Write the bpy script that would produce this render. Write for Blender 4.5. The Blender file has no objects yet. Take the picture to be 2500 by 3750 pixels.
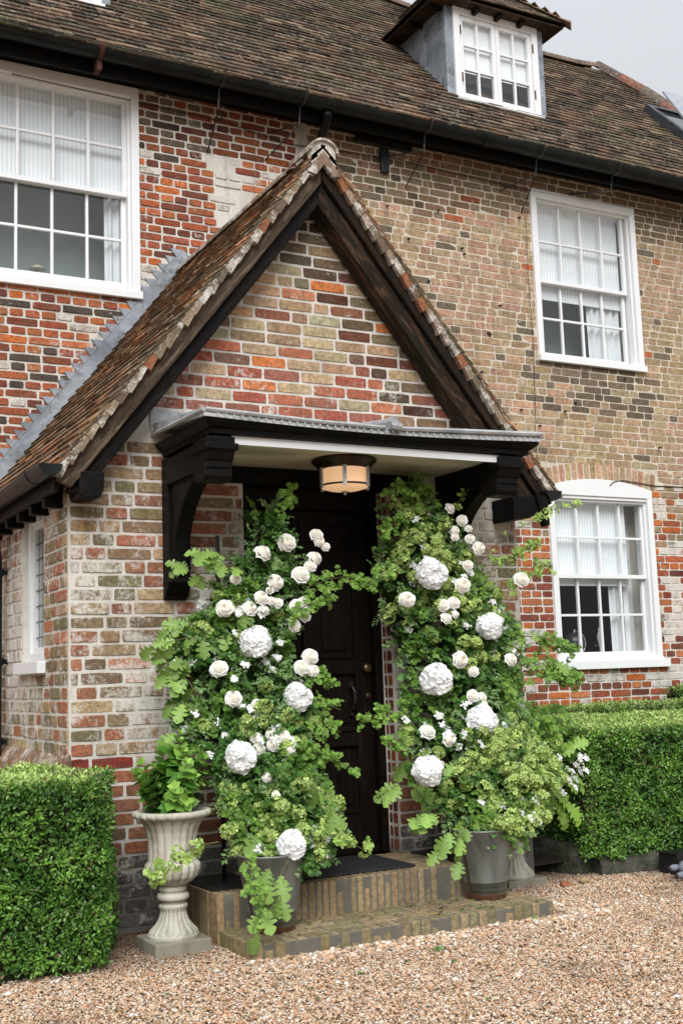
import bpy, math, random
import numpy as np
from mathutils import Vector, Matrix, noise as mnoise
R = math.radians
scene = bpy.context.scene
col = bpy.data.collections.new("place"); scene.collection.children.link(col)

# ------------------------------------------------------------------ camera
CAM = (0.0, -6.3, 1.31); YAW, PITCH, ROLL = 0.496615519, 0.137657669, -0.0349264994
fw = Vector((math.sin(YAW)*math.cos(PITCH), math.cos(YAW)*math.cos(PITCH), math.sin(PITCH)))
r0 = Vector((math.cos(YAW), -math.sin(YAW), 0)); u0 = r0.cross(fw)
rt = math.cos(ROLL)*r0 + math.sin(ROLL)*u0; up = math.cos(ROLL)*u0 - math.sin(ROLL)*r0
cd = bpy.data.cameras.new("camera"); cam = bpy.data.objects.new("camera", cd); col.objects.link(cam)
cam.matrix_world = Matrix(((rt.x, up.x, -fw.x, CAM[0]), (rt.y, up.y, -fw.y, CAM[1]), (rt.z, up.z, -fw.z, CAM[2]), (0, 0, 0, 1)))
cd.sensor_fit = 'VERTICAL'; cd.sensor_height = 36; cd.lens = 41.66; cd.clip_end = 3000; cd.clip_start = .05
scene.camera = cam

# ------------------------------------------------------------------ sky, sun, exposure (overcast)
SUN_EL, SUN_AZ = R(42), R(205)      # azimuth from +Y clockwise: high, behind the camera and to its left
world = bpy.data.worlds.new("World"); scene.world = world; world.use_nodes = True
wn = world.node_tree; wn.nodes.clear()
sky = wn.nodes.new('ShaderNodeTexSky'); sky.sky_type = 'NISHITA'; sky.sun_disc = False
sky.sun_elevation = SUN_EL; sky.sun_rotation = SUN_AZ; sky.dust_density = 4; sky.air_density = 1.0
hs = wn.nodes.new('ShaderNodeHueSaturation'); hs.inputs['Saturation'].default_value = .16
mx = wn.nodes.new('ShaderNodeMix'); mx.data_type = 'RGBA'; mx.inputs[0].default_value = .78
mx.inputs[7].default_value = (8.2, 8.5, 9.0, 1)      # even cloud layer
bg = wn.nodes.new('ShaderNodeBackground'); bg.inputs[1].default_value = .068
wo = wn.nodes.new('ShaderNodeOutputWorld')
wn.links.new(sky.outputs[0], hs.inputs['Color']); wn.links.new(hs.outputs[0], mx.inputs[6])
gtc = wn.nodes.new('ShaderNodeTexCoord'); gsx = wn.nodes.new('ShaderNodeSeparateXYZ'); gmr = wn.nodes.new('ShaderNodeMapRange')   # overcast: brighter overhead than at the horizon
gmr.inputs['From Min'].default_value = 0; gmr.inputs['To Min'].default_value = .66; gmr.inputs['To Max'].default_value = 1.45
gml = wn.nodes.new('ShaderNodeVectorMath'); gml.operation = 'SCALE'
wn.links.new(gtc.outputs['Generated'], gsx.inputs[0]); wn.links.new(gsx.outputs['Z'], gmr.inputs['Value'])
wn.links.new(mx.outputs[2], gml.inputs[0]); wn.links.new(gmr.outputs[0], gml.inputs['Scale'])
wn.links.new(gml.outputs[0], bg.inputs[0]); wn.links.new(bg.outputs[0], wo.inputs[0])
sd = bpy.data.lights.new("sun", 'SUN'); sd.energy = 2.3; sd.angle = R(40); sd.color = (1.0, .99, .975)
sun = bpy.data.objects.new("sun", sd); col.objects.link(sun)
sdir = Vector((math.sin(SUN_AZ)*math.cos(SUN_EL), math.cos(SUN_AZ)*math.cos(SUN_EL), math.sin(SUN_EL)))
sun.rotation_euler = sdir.to_track_quat('Z', 'Y').to_euler()
scene.view_settings.view_transform = 'Standard'; scene.view_settings.look = 'None'
scene.view_settings.gamma = 1; scene.view_settings.exposure = 0.56; scene.view_settings.use_curve_mapping = False
scene.cycles.max_bounces = 8; scene.cycles.transparent_max_bounces = 12

# ------------------------------------------------------------------ mesh helpers
class MB:
    def __init__(s): s.v = []; s.f = []; s.m = []; s.c = []
    def quadface(s, pts, c=(.5, .5, .5, 0), m=0):
        i = len(s.v); s.v += [tuple(p) for p in pts]; s.c += [c]*len(pts); s.f.append(tuple(range(i, i+len(pts)))); s.m.append(m)
    def box(s, a, b, c=(.5, .5, .5, 0), m=0):
        x0, x1 = sorted((a[0], b[0])); y0, y1 = sorted((a[1], b[1])); z0, z1 = sorted((a[2], b[2]))
        s.hexa([(x0,y0,z0),(x1,y0,z0),(x1,y1,z0),(x0,y1,z0),(x0,y0,z1),(x1,y0,z1),(x1,y1,z1),(x0,y1,z1)], c, m)
    def hexa(s, p, c=(.5, .5, .5, 0), m=0):
        i = len(s.v); s.v += [tuple(q) for q in p]; s.c += [c]*8
        for f in ((3,2,1,0),(4,5,6,7),(0,1,5,4),(1,2,6,5),(2,3,7,6),(3,0,4,7)):
            s.f.append(tuple(i+k for k in f)); s.m.append(m)
    def prism(s, loop, vec, c=(.5, .5, .5, 0), m=0):
        n = len(loop); i = len(s.v); vec = Vector(vec)
        s.v += [tuple(p) for p in loop] + [tuple(Vector(p)+vec) for p in loop]; s.c += [c]*(2*n)
        s.f.append(tuple(i+k for k in range(n))); s.f.append(tuple(i+n+k for k in reversed(range(n)))); s.m += [m, m]
        for k in range(n):
            j = (k+1) % n; s.f.append((i+k, i+n+k, i+n+j, i+j)); s.m.append(m)
    def tube(s, pts, r, seg=8, c=(.5, .5, .5, 0), m=0, r2=None):
        pts = [Vector(p) for p in pts]; n = len(pts); base = len(s.v)
        for k, p in enumerate(pts):
            t = (pts[min(k+1, n-1)]-pts[max(k-1, 0)]).normalized()
            a = t.cross(Vector((0, 0, 1))) if abs(t.z) < .9 else t.cross(Vector((1, 0, 0)))
            a.normalize(); b = t.cross(a); rr = r if r2 is None else r+(r2-r)*k/(n-1)
            for q in range(seg):
                w = 2*math.pi*q/seg; s.v.append(tuple(p+a*rr*math.cos(w)+b*rr*math.sin(w))); s.c.append(c)
        for k in range(n-1):
            for q in range(seg):
                q2 = (q+1) % seg
                s.f.append((base+k*seg+q, base+k*seg+q2, base+(k+1)*seg+q2, base+(k+1)*seg+q)); s.m.append(m)
        s.f.append(tuple(base+q for q in reversed(range(seg)))); s.f.append(tuple(base+(n-1)*seg+q for q in range(seg))); s.m += [m, m]
    def lathe(s, prof, seg=32, o=(0, 0, 0), fl=None, c=(.5, .5, .5, 0), m=0, axis='z', cap=True):
        base = len(s.v); n = len(prof)
        for k, (r, z) in enumerate(prof):
            for q in range(seg):
                w = 2*math.pi*q/seg; rr = r*(fl(w, z, k) if fl else 1)
                s.v.append((o[0]+rr*math.cos(w), o[1]+rr*math.sin(w), o[2]+z)); s.c.append(c)
        for k in range(n-1):
            for q in range(seg):
                q2 = (q+1) % seg
                s.f.append((base+k*seg+q, base+k*seg+q2, base+(k+1)*seg+q2, base+(k+1)*seg+q)); s.m.append(m)
        if cap:
            s.f.append(tuple(base+q for q in reversed(range(seg)))); s.f.append(tuple(base+(n-1)*seg+q for q in range(seg))); s.m += [m, m]
    def build(s, name, mats, parent=None, smooth=False, loc=None, bev=0):
        me = bpy.data.meshes.new(name); me.from_pydata(s.v, [], s.f)
        for q in (mats if isinstance(mats, (list, tuple)) else [mats]): me.materials.append(q)
        me.polygons.foreach_set('material_index', s.m)
        at = me.color_attributes.new('col', 'FLOAT_COLOR', 'POINT')
        at.data.foreach_set('color', np.array([(tuple(c)+(0,))[:4] for c in s.c], dtype=np.float32).ravel())
        if smooth: me.polygons.foreach_set('use_smooth', [True]*len(s.f))
        me.update()
        return link(name, me, parent, loc, bev)
def link(name, me, parent=None, loc=None, bev=0):
    o = bpy.data.objects.new(name, me); col.objects.link(o)
    if parent is not None: o.parent = parent
    if loc is not None: o.location = loc
    if bev:
        b = o.modifiers.new('bevel', 'BEVEL'); b.width = bev; b.segments = 2; b.limit_method = 'ANGLE'; b.angle_limit = R(40)
    return o
def tag(o, label=None, cat=None, group=None, kind=None):
    if label: o['label'] = label
    if cat: o['category'] = cat
    if group: o['group'] = group
    if kind: o['kind'] = kind
    return o
def empty(name, loc=(0, 0, 0), label=None, cat=None, group=None, kind=None):
    o = bpy.data.objects.new(name, None); col.objects.link(o); o.location = loc; o.empty_display_size = .1
    return tag(o, label, cat, group, kind)
def copy_tree(o, parent=None, delta=None):
    c = o.copy(); col.objects.link(c)
    if parent is not None: c.parent = parent
    if delta is not None: c.location = Vector(o.location)+Vector(delta)
    for ch in list(o.children): copy_tree(ch, c)
    return c
def np_mesh(name, V, faces, colr, mats, parent=None, smooth=False, mi=None):
    """faces: list of int arrays (k,n) of equal-size polygons"""
    me = bpy.data.meshes.new(name); me.vertices.add(len(V)); me.vertices.foreach_set('co', V.astype(np.float32).ravel())
    loops = np.concatenate([f.ravel() for f in faces]); tot = np.concatenate([np.full(len(f), f.shape[1]) for f in faces])
    st = np.concatenate([[0], np.cumsum(tot)[:-1]])
    me.loops.add(len(loops)); me.loops.foreach_set('vertex_index', loops.astype(np.int32))
    me.polygons.add(len(tot)); me.polygons.foreach_set('loop_start', st.astype(np.int32)); me.polygons.foreach_set('loop_total', tot.astype(np.int32))
    for q in (mats if isinstance(mats, (list, tuple)) else [mats]): me.materials.append(q)
    if smooth: me.polygons.foreach_set('use_smooth', np.ones(len(tot), dtype=bool))
    me.update(calc_edges=True); me.validate()
    at = me.color_attributes.new('col', 'FLOAT_COLOR', 'POINT')
    c4 = np.zeros((len(V), 4), np.float32); c4[:, :colr.shape[1]] = colr; at.data.foreach_set('color', c4.ravel())
    return link(name, me, parent)

# ------------------------------------------------------------------ material helpers
class NT:
    def __init__(s, name, rough=.7, metal=0, spec=.5):
        s.mat = bpy.data.materials.new(name); s.mat.use_nodes = True; s.t = s.mat.node_tree
        s.b = s.t.nodes['Principled BSDF']; s.b.inputs['Roughness'].default_value = rough
        s.b.inputs['Metallic'].default_value = metal; s.b.inputs['Specular IOR Level'].default_value = spec
        s.tc = s.t.nodes.new('ShaderNodeTexCoord')
    def l(s, a, b): s.t.links.new(a, b)
    def noise(s, scale, detail=4, rough=.6, stretch=None, dist=0, out=0, coord='Object'):
        n = s.t.nodes.new('ShaderNodeTexNoise'); n.inputs['Scale'].default_value = scale
        n.inputs['Detail'].default_value = detail; n.inputs['Roughness'].default_value = rough; n.inputs['Distortion'].default_value = dist
        if stretch:
            mp = s.t.nodes.new('ShaderNodeMapping'); mp.inputs['Scale'].default_value = stretch
            s.l(s.tc.outputs[coord], mp.inputs[0]); s.l(mp.outputs[0], n.inputs['Vector'])
        else: s.l(s.tc.outputs[coord], n.inputs['Vector'])
        return n.outputs[out]
    def ramp(s, fac, stops):
        r = s.t.nodes.new('ShaderNodeValToRGB'); e = r.color_ramp.elements
        while len(e) < len(stops): e.new(.5)
        for k, (p, c) in enumerate(stops):
            e[k].position = p; e[k].color = (c, c, c, 1) if not isinstance(c, (tuple, list)) else (*c[:3], 1)
        s.l(fac, r.inputs[0]); return r.outputs[0]
    def mix(s, fac, a, b, mode='MIX'):
        m = s.t.nodes.new('ShaderNodeMix'); m.data_type = 'RGBA'; m.blend_type = mode
        for sock, v in ((m.inputs[0], fac), (m.inputs[6], a), (m.inputs[7], b)):
            if hasattr(v, 'is_linked') or hasattr(v, 'links'): s.l(v, sock)
            elif isinstance(v, (tuple, list)): sock.default_value = (*v[:3], 1)
            else: sock.default_value = v
        return m.outputs[2]
    def math(s, op, a, b=0):
        m = s.t.nodes.new('ShaderNodeMath'); m.operation = op
        for sock, v in ((m.inputs[0], a), (m.inputs[1], b)):
            if hasattr(v, 'links'): s.l(v, sock)
            else: sock.default_value = v
        return m.outputs[0]
    def attr(s, name='col'):
        a = s.t.nodes.new('ShaderNodeAttribute'); a.attribute_name = name; return a
    def bump(s, h, strength=.3, dist=.01):
        b = s.t.nodes.new('ShaderNodeBump'); b.inputs['Strength'].default_value = strength; b.inputs['Distance'].default_value = dist
        s.l(h, b.inputs['Height']); s.l(b.outputs[0], s.b.inputs['Normal'])
    def base(s, c):
        if hasattr(c, 'links'): s.l(c, s.b.inputs['Base Color'])
        else: s.b.inputs['Base Color'].default_value = (*c[:3], 1)
        return s
def simple(name, c, c2=None, rough=.6, metal=0, scale=12, bump=.15, bd=.004, stretch=None, spec=.5, lo=.35, hi=.65):
    m = NT(name, rough, metal, spec)
    n = m.noise(scale, 5, .65, stretch)
    m.base(m.mix(m.ramp(n, [(lo, 0), (hi, 1)]), c, c2 or tuple(q*.75 for q in c)))
    if bump: m.bump(m.noise(scale*4, 4, .6, stretch), bump, bd)
    return m.mat

def mat_brick():
    m = NT('brick', .88, 0, .25); a = m.attr()
    n1 = m.noise(38, 5, .7); n2 = m.noise(9, 3, .6)
    c = m.mix(.9, a.outputs['Color'], m.ramp(n1, [(.25, .3), (.5, .9), (.75, 1.5)]), 'MULTIPLY')
    c = m.mix(m.ramp(n2, [(.42, 0), (.7, .5)]), c, m.mix(.5, c, (.16, .12, .07)))
    # lime wash and salts: amount carried in the attribute's alpha, with a broken edge
    ln = m.math('ADD', m.math('MULTIPLY', m.noise(7, 6, .75), .75), m.math('MULTIPLY', m.noise(70, 3, .6), .25))
    k = m.math('SUBTRACT', m.math('ADD', ln, m.math('MULTIPLY', a.outputs['Alpha'], .42)), .62)
    k = m.ramp(m.math('MULTIPLY', k, 9), [(0, 0), (1, .88)])
    c = m.mix(k, c, m.mix(m.noise(30), (.50, .47, .41), (.70, .68, .63)))
    st_ = m.math('MULTIPLY', m.ramp(m.noise(2.4, 5, .7, (5, 5, .45)), [(.50, 0), (.72, .5)]), m.ramp(m.noise(.9, 4, .6), [(.4, .3), (.65, 1)]))
    c = m.mix(st_, c, (.10, .08, .055))
    pits = m.ramp(m.noise(95, 2, .5), [(.30, 1), (.36, 0)])
    c = m.mix(m.math('MULTIPLY', pits, .6), c, (.05, .035, .025))
    m.base(c); m.bump(m.math('ADD', n1, m.math('MULTIPLY', m.noise(120, 2, .5), .5)), .55, .006); return m.mat
def mat_mortar(name, a, b, dirt):
    m = NT(name, .93, 0, .2); n = m.noise(14, 6, .7); d = m.noise(1.7, 5, .7)
    c = m.mix(n, a, b); c = m.mix(m.ramp(d, [(.5, 0), (.72, .75)]), c, dirt)
    sx = m.t.nodes.new('ShaderNodeSeparateXYZ'); m.l(m.tc.outputs['Object'], sx.inputs[0])      # rising damp stains the foot of the walls
    damp = m.ramp(m.math('ADD', sx.outputs['Z'], m.math('MULTIPLY', m.noise(3, 4, .7), .35)), [(.42, .92), (.62, 0)])
    c = m.mix(damp, c, (.10, .095, .08)); c = m.mix(m.ramp(m.noise(2.4, 5, .7, (5, 5, .45)), [(.50, 0), (.72, .42)]), c, (.20, .17, .13)); c = m.mix(m.ramp(m.noise(38, 3, .7), [(.5, 0), (.75, .3)]), c, (.30, .22, .16))
    m.base(c); m.bump(m.noise(75, 5, .7), .6, .008); return m.mat
BRICK = mat_brick()
MORT_W = mat_mortar('lime_mortar', (.54, .51, .46), (.72, .69, .64), (.38, .34, .28))
MORT_B = mat_mortar('buff_mortar', (.52, .47, .38), (.68, .62, .52), (.26, .22, .16))
def mat_tile():
    m = NT('clay_tile', .9, 0, .25); a = m.attr()
    c = m.mix(.8, a.outputs['Color'], m.ramp(m.noise(22, 5, .7), [(.3, .3), (.7, 1.3)]), 'MULTIPLY')
    moss = m.ramp(m.noise(1.1, 6, .75), [(.52, 0), (.66, .75)])
    c = m.mix(moss, c, (.07, .075, .028))
    li = m.ramp(m.noise(26, 3, .65), [(.585, 0), (.64, .85)])
    c = m.mix(m.math('MULTIPLY', li, m.ramp(m.noise(2.3, 3, .6), [(.35, .15), (.6, 1)])), c, (.42, .36, .29))
    m.base(c); m.bump(m.noise(60, 5, .7), .6, .008); return m.mat
TILE = mat_tile()
def mat_wood_dark(name, dark, warm, amt, sc=(1, 1, 1), rough=.6):
    m = NT(name, rough, 0, .10); g = m.noise(5, 6, .7, sc, .6); g2 = m.noise(22, 4, .7, sc)
    c = m.mix(m.ramp(g, [(.5, 0), (.72, amt)]), dark, warm); c = m.mix(m.ramp(g2, [(.35, .7), (.5, 0)]), c, tuple(q*.35 for q in dark))
    m.base(c); m.bump(g2, .7, .006); return m.mat
BLACK = mat_wood_dark('black_painted_timber', (.006, .0055, .005), (.018, .013, .010), .5, (1, 1, 1), .5)
OAK_L = mat_wood_dark('weathered_oak', (.035, .024, .016), (.16, .085, .045), .8, (4, 1, 4.5))
DOORW = mat_wood_dark('dark_oak', (.009, .006, .0045), (.026, .015, .009), .7, (7, 7, .5), .4)
IRON = simple('black_iron', (.012, .012, .012), (.03, .028, .025), .4, .3, 20, .2)
GUT = simple('black_gutter_paint', (.006, .008, .009), (.014, .017, .016), .36, .0, 5, .1, .004, None, .16)
RUST = simple('rusty_strap', (.10, .03, .015), (.04, .015, .01), .8, .2, 25)
def mat_white():
    m = NT('white_paint', .38, 0, .4); n = m.noise(5, 5, .7)
    c = m.mix(m.ramp(n, [(.45, 0), (.8, .35)]), (.74, .755, .765), (.64, .645, .63))
    chip = m.ramp(m.noise(48, 4, .7), [(.70, 0), (.73, .6)])
    m.base(m.mix(chip, c, (.40, .36, .30))); m.bump(m.noise(30, 4), .15, .003); return m.mat
WHITE = mat_white()
def mat_lead(name='lead', a=(.13, .15, .175), b=(.34, .37, .41), d=(.06, .065, .06)):
    m = NT(name, .55, .25, .5); n = m.noise(4, 6, .7, None, .6)
    c = m.mix(m.ramp(n, [(.35, 0), (.65, 1)]), a, b); c = m.mix(m.ramp(m.noise(12, 5, .75), [(.55, 0), (.68, .8)]), c, d)
    m.base(c); m.bump(m.noise(18, 4, .6), .35, .006); return m.mat
LEAD = mat_lead()
LEADL = mat_lead('lichened_lead', (.26, .27, .28), (.50, .51, .52), (.12, .12, .10))
def mat_glass(name, gl=.04, tint=(.97, .985, .975)):
    m = bpy.data.materials.new(name); m.use_nodes = True; t = m.node_tree; t.nodes.clear()
    o = t.nodes.new('ShaderNodeOutputMaterial'); mx = t.nodes.new('ShaderNodeMixShader'); tr = t.nodes.new('ShaderNodeBsdfTransparent')
    g = t.nodes.new('ShaderNodeBsdfGlossy'); fr = t.nodes.new('ShaderNodeLayerWeight'); pw_ = t.nodes.new('ShaderNodeMath'); pw_.operation = 'POWER'; pw_.inputs[1].default_value = 4
    ad = t.nodes.new('ShaderNodeMath'); ad.operation = 'ADD'; ad.inputs[1].default_value = gl+.04; ad.use_clamp = True
    tr.inputs[0].default_value = (*tint, 1); g.inputs['Roughness'].default_value = .02
    tc = t.nodes.new('ShaderNodeTexCoord'); n = t.nodes.new('ShaderNodeTexNoise'); n.inputs['Scale'].default_value = 5
    b = t.nodes.new('ShaderNodeBump'); b.inputs['Strength'].default_value = .05; b.inputs['Distance'].default_value = .004
    t.links.new(tc.outputs['Object'], n.inputs[0]); t.links.new(n.outputs[0], b.inputs['Height']); t.links.new(b.outputs[0], g.inputs['Normal'])
    t.links.new(fr.outputs['Facing'], pw_.inputs[0]); t.links.new(pw_.outputs[0], ad.inputs[0]); t.links.new(ad.outputs[0], mx.inputs[0])
    t.links.new(tr.outputs[0], mx.inputs[1]); t.links.new(g.outputs[0], mx.inputs[2]); t.links.new(mx.outputs[0], o.inputs[0]); return m
GLASS = mat_glass('window_glass', .01)
GLASS_H = mat_glass('hazy_window_glass', .07)
def mat_blind():
    m = NT('striped_blind', .8, 0, .2)
    w = m.t.nodes.new('ShaderNodeTexWave'); w.wave_type = 'BANDS'; w.bands_direction = 'X'; w.inputs['Scale'].default_value = 9.5
    m.l(m.tc.outputs['Object'], w.inputs[0])
    soft = m.noise(1.6, 2, .5, (1, 1, 2.2))
    c = m.mix(m.ramp(soft, [(.35, 0), (.7, 1)]), (.86, .89, .92), (.74, .78, .83))
    m.base(m.mix(m.ramp(w.outputs[0], [(.86, 0), (.93, .55)]), c, (.42, .46, .50))); return m.mat
BLIND = mat_blind()
def mat_stripes_plain():
    return simple('white_curtain', (.72, .75, .78), (.60, .63, .66), .85, 0, 3, 0)
CURT = mat_stripes_plain()
ROOM_G = simple('grey_room', (.33, .38, .35), (.29, .34, .31), .9, 0, 2, 0)
ROOM_D = simple('dark_room', (.02, .024, .027), (.03, .034, .04), .9, 0, 2, 0)

# ------------------------------------------------------------------ brick laying
rng = random.Random(7)
def add_brick(mb, c, u, w, n, hl, hh, colr, relief=.006, jit=.002, m=1):
    """one brick face: c centre on the wall plane, u/w in-plane axes, n outward"""
    P = []
    for k in range(5): P.append((-1+k*.5, -1))
    for k in (0,): P.append((1, 0))
    for k in range(5): P.append((1-k*.5, 1))
    P.append((-1, 0))
    i = len(mb.v); N = len(P); ins = .003; tx = rng.uniform(-.002, .002); tz = rng.uniform(-.002, .002)
    for ring in (0, 1):
        for (a, b) in P:
            x = a*hl; z = b*hh
            rc = .0028 if abs(a) == 1 and abs(b) == 1 else 0
            x -= math.copysign(rc, a) if rc else 0; z -= math.copysign(rc*.8, b) if rc else 0
            if ring: x -= math.copysign(ins, a) if abs(a) == 1 else 0; z -= math.copysign(ins, b) if abs(b) == 1 else 0
            else: x += rng.uniform(-jit, jit); z += rng.uniform(-jit, jit)
            d = (relief+a*tx+b*tz) if ring else -.002
            mb.v.append(tuple(c+u*x+w*z+n*d)); mb.c.append(colr)
    for k in range(N):
        j = (k+1) % N; mb.f.append((i+k, i+j, i+N+j, i+N+k)); mb.m.append(m)
    mb.f.append(tuple(i+N+k for k in range(N))); mb.m.append(m)
def lay(mb, o, u, n, z0, z1, pitch, joint, ivals, bond, colf, relief=.006, jit=.002, S=.235, H=.118, seed=0, wob=.0):
    rg = random.Random(seed); w = Vector((0, 0, 1)); o = Vector(o); u = Vector(u); n = Vector(n); row = 0; z = z0
    while z < z1-.01:
        zc = z+pitch/2
        for (a, b) in ivals(zc):
            if b-a < .03: continue
            x = a-rg.uniform(0, S) if bond != 'english' else a-(S/2 if row % 4 == 0 else H/2)
            x = a - ((row*.37) % 1)*S if bond == 'flemish' else x
            k = row
            while x < b:
                if bond == 'english': L = S if row % 2 == 0 else H
                elif bond == 'flemish': L = S if k % 2 == 0 else H
                else: L = S if rg.random() < .82 else H
                L *= rg.uniform(.955, 1.045); k += 1
                s, e = max(x, a), min(x+L, b)
                if e-s > .035:
                    hl = (e-s-joint)/2; uc = (s+e)/2
                    yy = zc+wob*math.sin(uc*2.1+row*.05)+rg.uniform(-.0012, .0012)
                    cf = colf(uc, zc, L < S*.7, rg)
                    if cf is not None: add_brick(mb, o+u*uc+w*(yy-o.z), u, w, n, hl, (pitch-joint)/2*rg.uniform(.96, 1.03), cf, relief*rg.uniform(.5, 1.3), jit)
                x += L
        z += pitch; row += 1
def cut(iv, a, b):
    out = []
    for (s, e) in iv:
        if b <= s or a >= e: out.append((s, e))
        else:
            if a > s: out.append((s, a))
            if b < e: out.append((b, e))
    return out
def rectwall(mb, X0, X1, Z0, Z1, holes, y0, y1, m=0, axis='x', off=0):
    xs = sorted({X0, X1, *[h[0] for h in holes], *[h[1] for h in holes]}); zs = sorted({Z0, Z1, *[h[2] for h in holes], *[h[3] for h in holes]})
    xs = [x for x in xs if X0 <= x <= X1]; zs = [z for z in zs if Z0 <= z <= Z1]
    for i in range(len(xs)-1):
        run = None
        for j in range(len(zs)-1):
            xc = (xs[i]+xs[i+1])/2; zc = (zs[j]+zs[j+1])/2
            solid = not any(h[0] < xc < h[1] and h[2] < zc < h[3] for h in holes)
            if solid:
                a, b = (xs[i], y0, zs[j]), (xs[i+1], y1, zs[j+1])
                if axis == 'y': a, b = (y0, xs[i], zs[j]), (y1, xs[i+1], zs[j+1])
                mb.box(a, b, m=m)
def vary(c, rg, amt=.18):
    k = 1+rg.uniform(-amt, amt); return tuple(max(0, q*k*(1+rg.uniform(-.05, .05))) for q in c)
RED = [(.36, .095, .04), (.30, .075, .035), (.40, .12, .05), (.22, .055, .032), (.15, .045, .03), (.44, .15, .06), (.27, .08, .045), (.48, .13, .035)]
BUFF = [(0.435, 0.307, 0.173), (0.474, 0.32, 0.205), (0.384, 0.269, 0.141), (0.486, 0.282, 0.179), (0.422, 0.32, 0.205), (0.333, 0.218, 0.128), (0.512, 0.294, 0.205), (0.371, 0.294, 0.166), (0.461, 0.346, 0.218)]
def nz(x, z, s=1.0, o=0): return mnoise.noise(Vector((x*s+o, z*s-o, o*.7)))
def col_red(x, z, h, rg):
    c = vary(rg.choice(RED), rg); lime = .12+.5*max(0, nz(x, z, 1.3, 4))
    pz = max(0, 1-abs(x-3.68-.12*math.sin(z*3))/.24) if 4.3 < z < 5.55 else 0
    if 2.9 < x < 4.1: pz = max(pz, 1-abs(z-4.46+.05*math.sin(x*5))/.22)
    if pz > .15+.4*rg.random():
        if rg.random() < .62: return None
        lime = .8; c = (.34, .27, .20)
    if 2.88 < x < 3.5 and z > 5.55 and rg.random() < .7: c = (.24, .18, .12); lime = .5
    if rg.random() < .05: c = (.30, .25, .19); lime = .5
    if rg.random() < .06: c = (.07, .055, .045)
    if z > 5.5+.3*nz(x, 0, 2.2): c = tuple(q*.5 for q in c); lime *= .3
    return (*c, lime)
def col_buff(x, z, h, rg):
    c = vary(rg.choice(BUFF), rg, .14); t = min(1, max(0, (x-5.6)/2.5))
    g = (.30, .25, .145); c = tuple(c[i]*(1-.45*t)+g[i]*.45*t for i in range(3))
    p = max(0, nz(x, z, .9, 9))*.9; pk = (.40, .25, .19); c = tuple(c[i]*(1-p)+pk[i]*p for i in range(3))
    if rg.random() < .018: c = (.42, .13, .055)
    if rg.random() < .06: c = (.15, .12, .085)
    lime = 0.03
    if 6.75 < x < 8.1 and 3.66 < z < 4.12 and rg.random() < .75: c = vary((.15, .115, .08), rg, .3)
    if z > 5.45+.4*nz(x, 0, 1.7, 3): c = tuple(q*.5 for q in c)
    return (*c, lime)
def col_redlow(x, z, h, rg):
    c = vary(rg.choice(RED), rg); lime = .10
    if z > 2.45 and rg.random() < .5: c = vary((.30, .21, .13), rg)
    if rg.random() < .13: c = vary((.20, .16, .13), rg); lime = .5
    if 7.9 < x and rg.random() < .2: lime = .6
    return (*c, lime)
PORCHP = [(0.322, 0.132, 0.075), (0.23, 0.172, 0.092), (0.184, 0.161, 0.086), (0.31, 0.218, 0.127), (0.391, 0.149, 0.081), (0.38, 0.276, 0.161), (0.276, 0.115, 0.069), (0.207, 0.138, 0.081), (0.345, 0.218, 0.115)]
def col_porch(x, z, h, rg):
    c = vary(rg.choice(PORCHP), rg); lime = .26+.62*max(0, nz(x, z, 1.6, 2)+.12)
    if z < .42: c = (.09*rg.uniform(.6, 1.4),)*3; c = (c[0]*1.05, c[1], c[2]*.95); lime = .25
    elif z < .85: c = tuple(q*.8 for q in vary(rg.choice(PORCHP[:1]+PORCHP[4:5]+PORCHP[6:8]), rg)); lime = .1
    if .86 < z < .93 and x < 2.1 and x > 1.7: c = (.20, .035, .025); lime = .02
    return (*c, lime)
GRED = [(0.41, 0.13, 0.07), (0.324, 0.086, 0.054), (0.259, 0.092, 0.059), (0.432, 0.162, 0.086), (0.292, 0.108, 0.076), (0.205, 0.108, 0.076)]
GBUF = [(0.454, 0.356, 0.216), (0.41, 0.313, 0.184), (0.475, 0.324, 0.194), (0.389, 0.335, 0.216), (0.324, 0.216, 0.13), (0.432, 0.27, 0.162)]
def col_gable(x, z, h, rg):
    t = (z-2.85)/.95
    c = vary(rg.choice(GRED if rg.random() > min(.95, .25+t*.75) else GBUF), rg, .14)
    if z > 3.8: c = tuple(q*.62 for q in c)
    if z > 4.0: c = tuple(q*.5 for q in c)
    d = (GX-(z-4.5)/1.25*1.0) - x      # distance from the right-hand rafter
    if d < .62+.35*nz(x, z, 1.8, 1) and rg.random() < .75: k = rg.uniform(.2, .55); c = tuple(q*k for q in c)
    if rg.random() < .03: c = (.55, .17, .05)
    lime = .22*max(0, .6-t)+.10
    return (*c, lime)

# ------------------------------------------------------------------ dimensions
YM = 2.15; GX, GZ = 3.245, 4.50        # main wall plane; porch ridge
PL, PR = 1.73, 4.716; SLP = 1.262      # porch side walls; rise/run of the porch roof
def porch_roof_z(x, y=0): return GZ-SLP*abs(x-GX)
WINS = {'UL': dict(o=(1.57, 2.885, 4.23, 5.95), g=(1.69, 2.77, 4.38, 5.83), mid=5.08),
        'UR': dict(o=(6.695, 7.965, 4.125, 5.785), g=(6.82, 7.83, 4.24, 5.68), mid=4.92),
        'LR': dict(o=(6.70, 7.935, 1.37, 2.95), g=(6.81, 7.83, 1.45, 2.845), mid=2.14)}
def arch_z(x): return 2.955+.085*(1-((x-7.317)/.62)**2)

# ------------------------------------------------------------------ HOUSE
house = empty('brick_house', (0, 0, 0), 'old red and buff brick house with tiled roof, gabled porch and white sash windows', 'house')
def P(name, mb, mats, parent=None, **k): return mb.build(name, mats, parent or house, **k)

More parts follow.
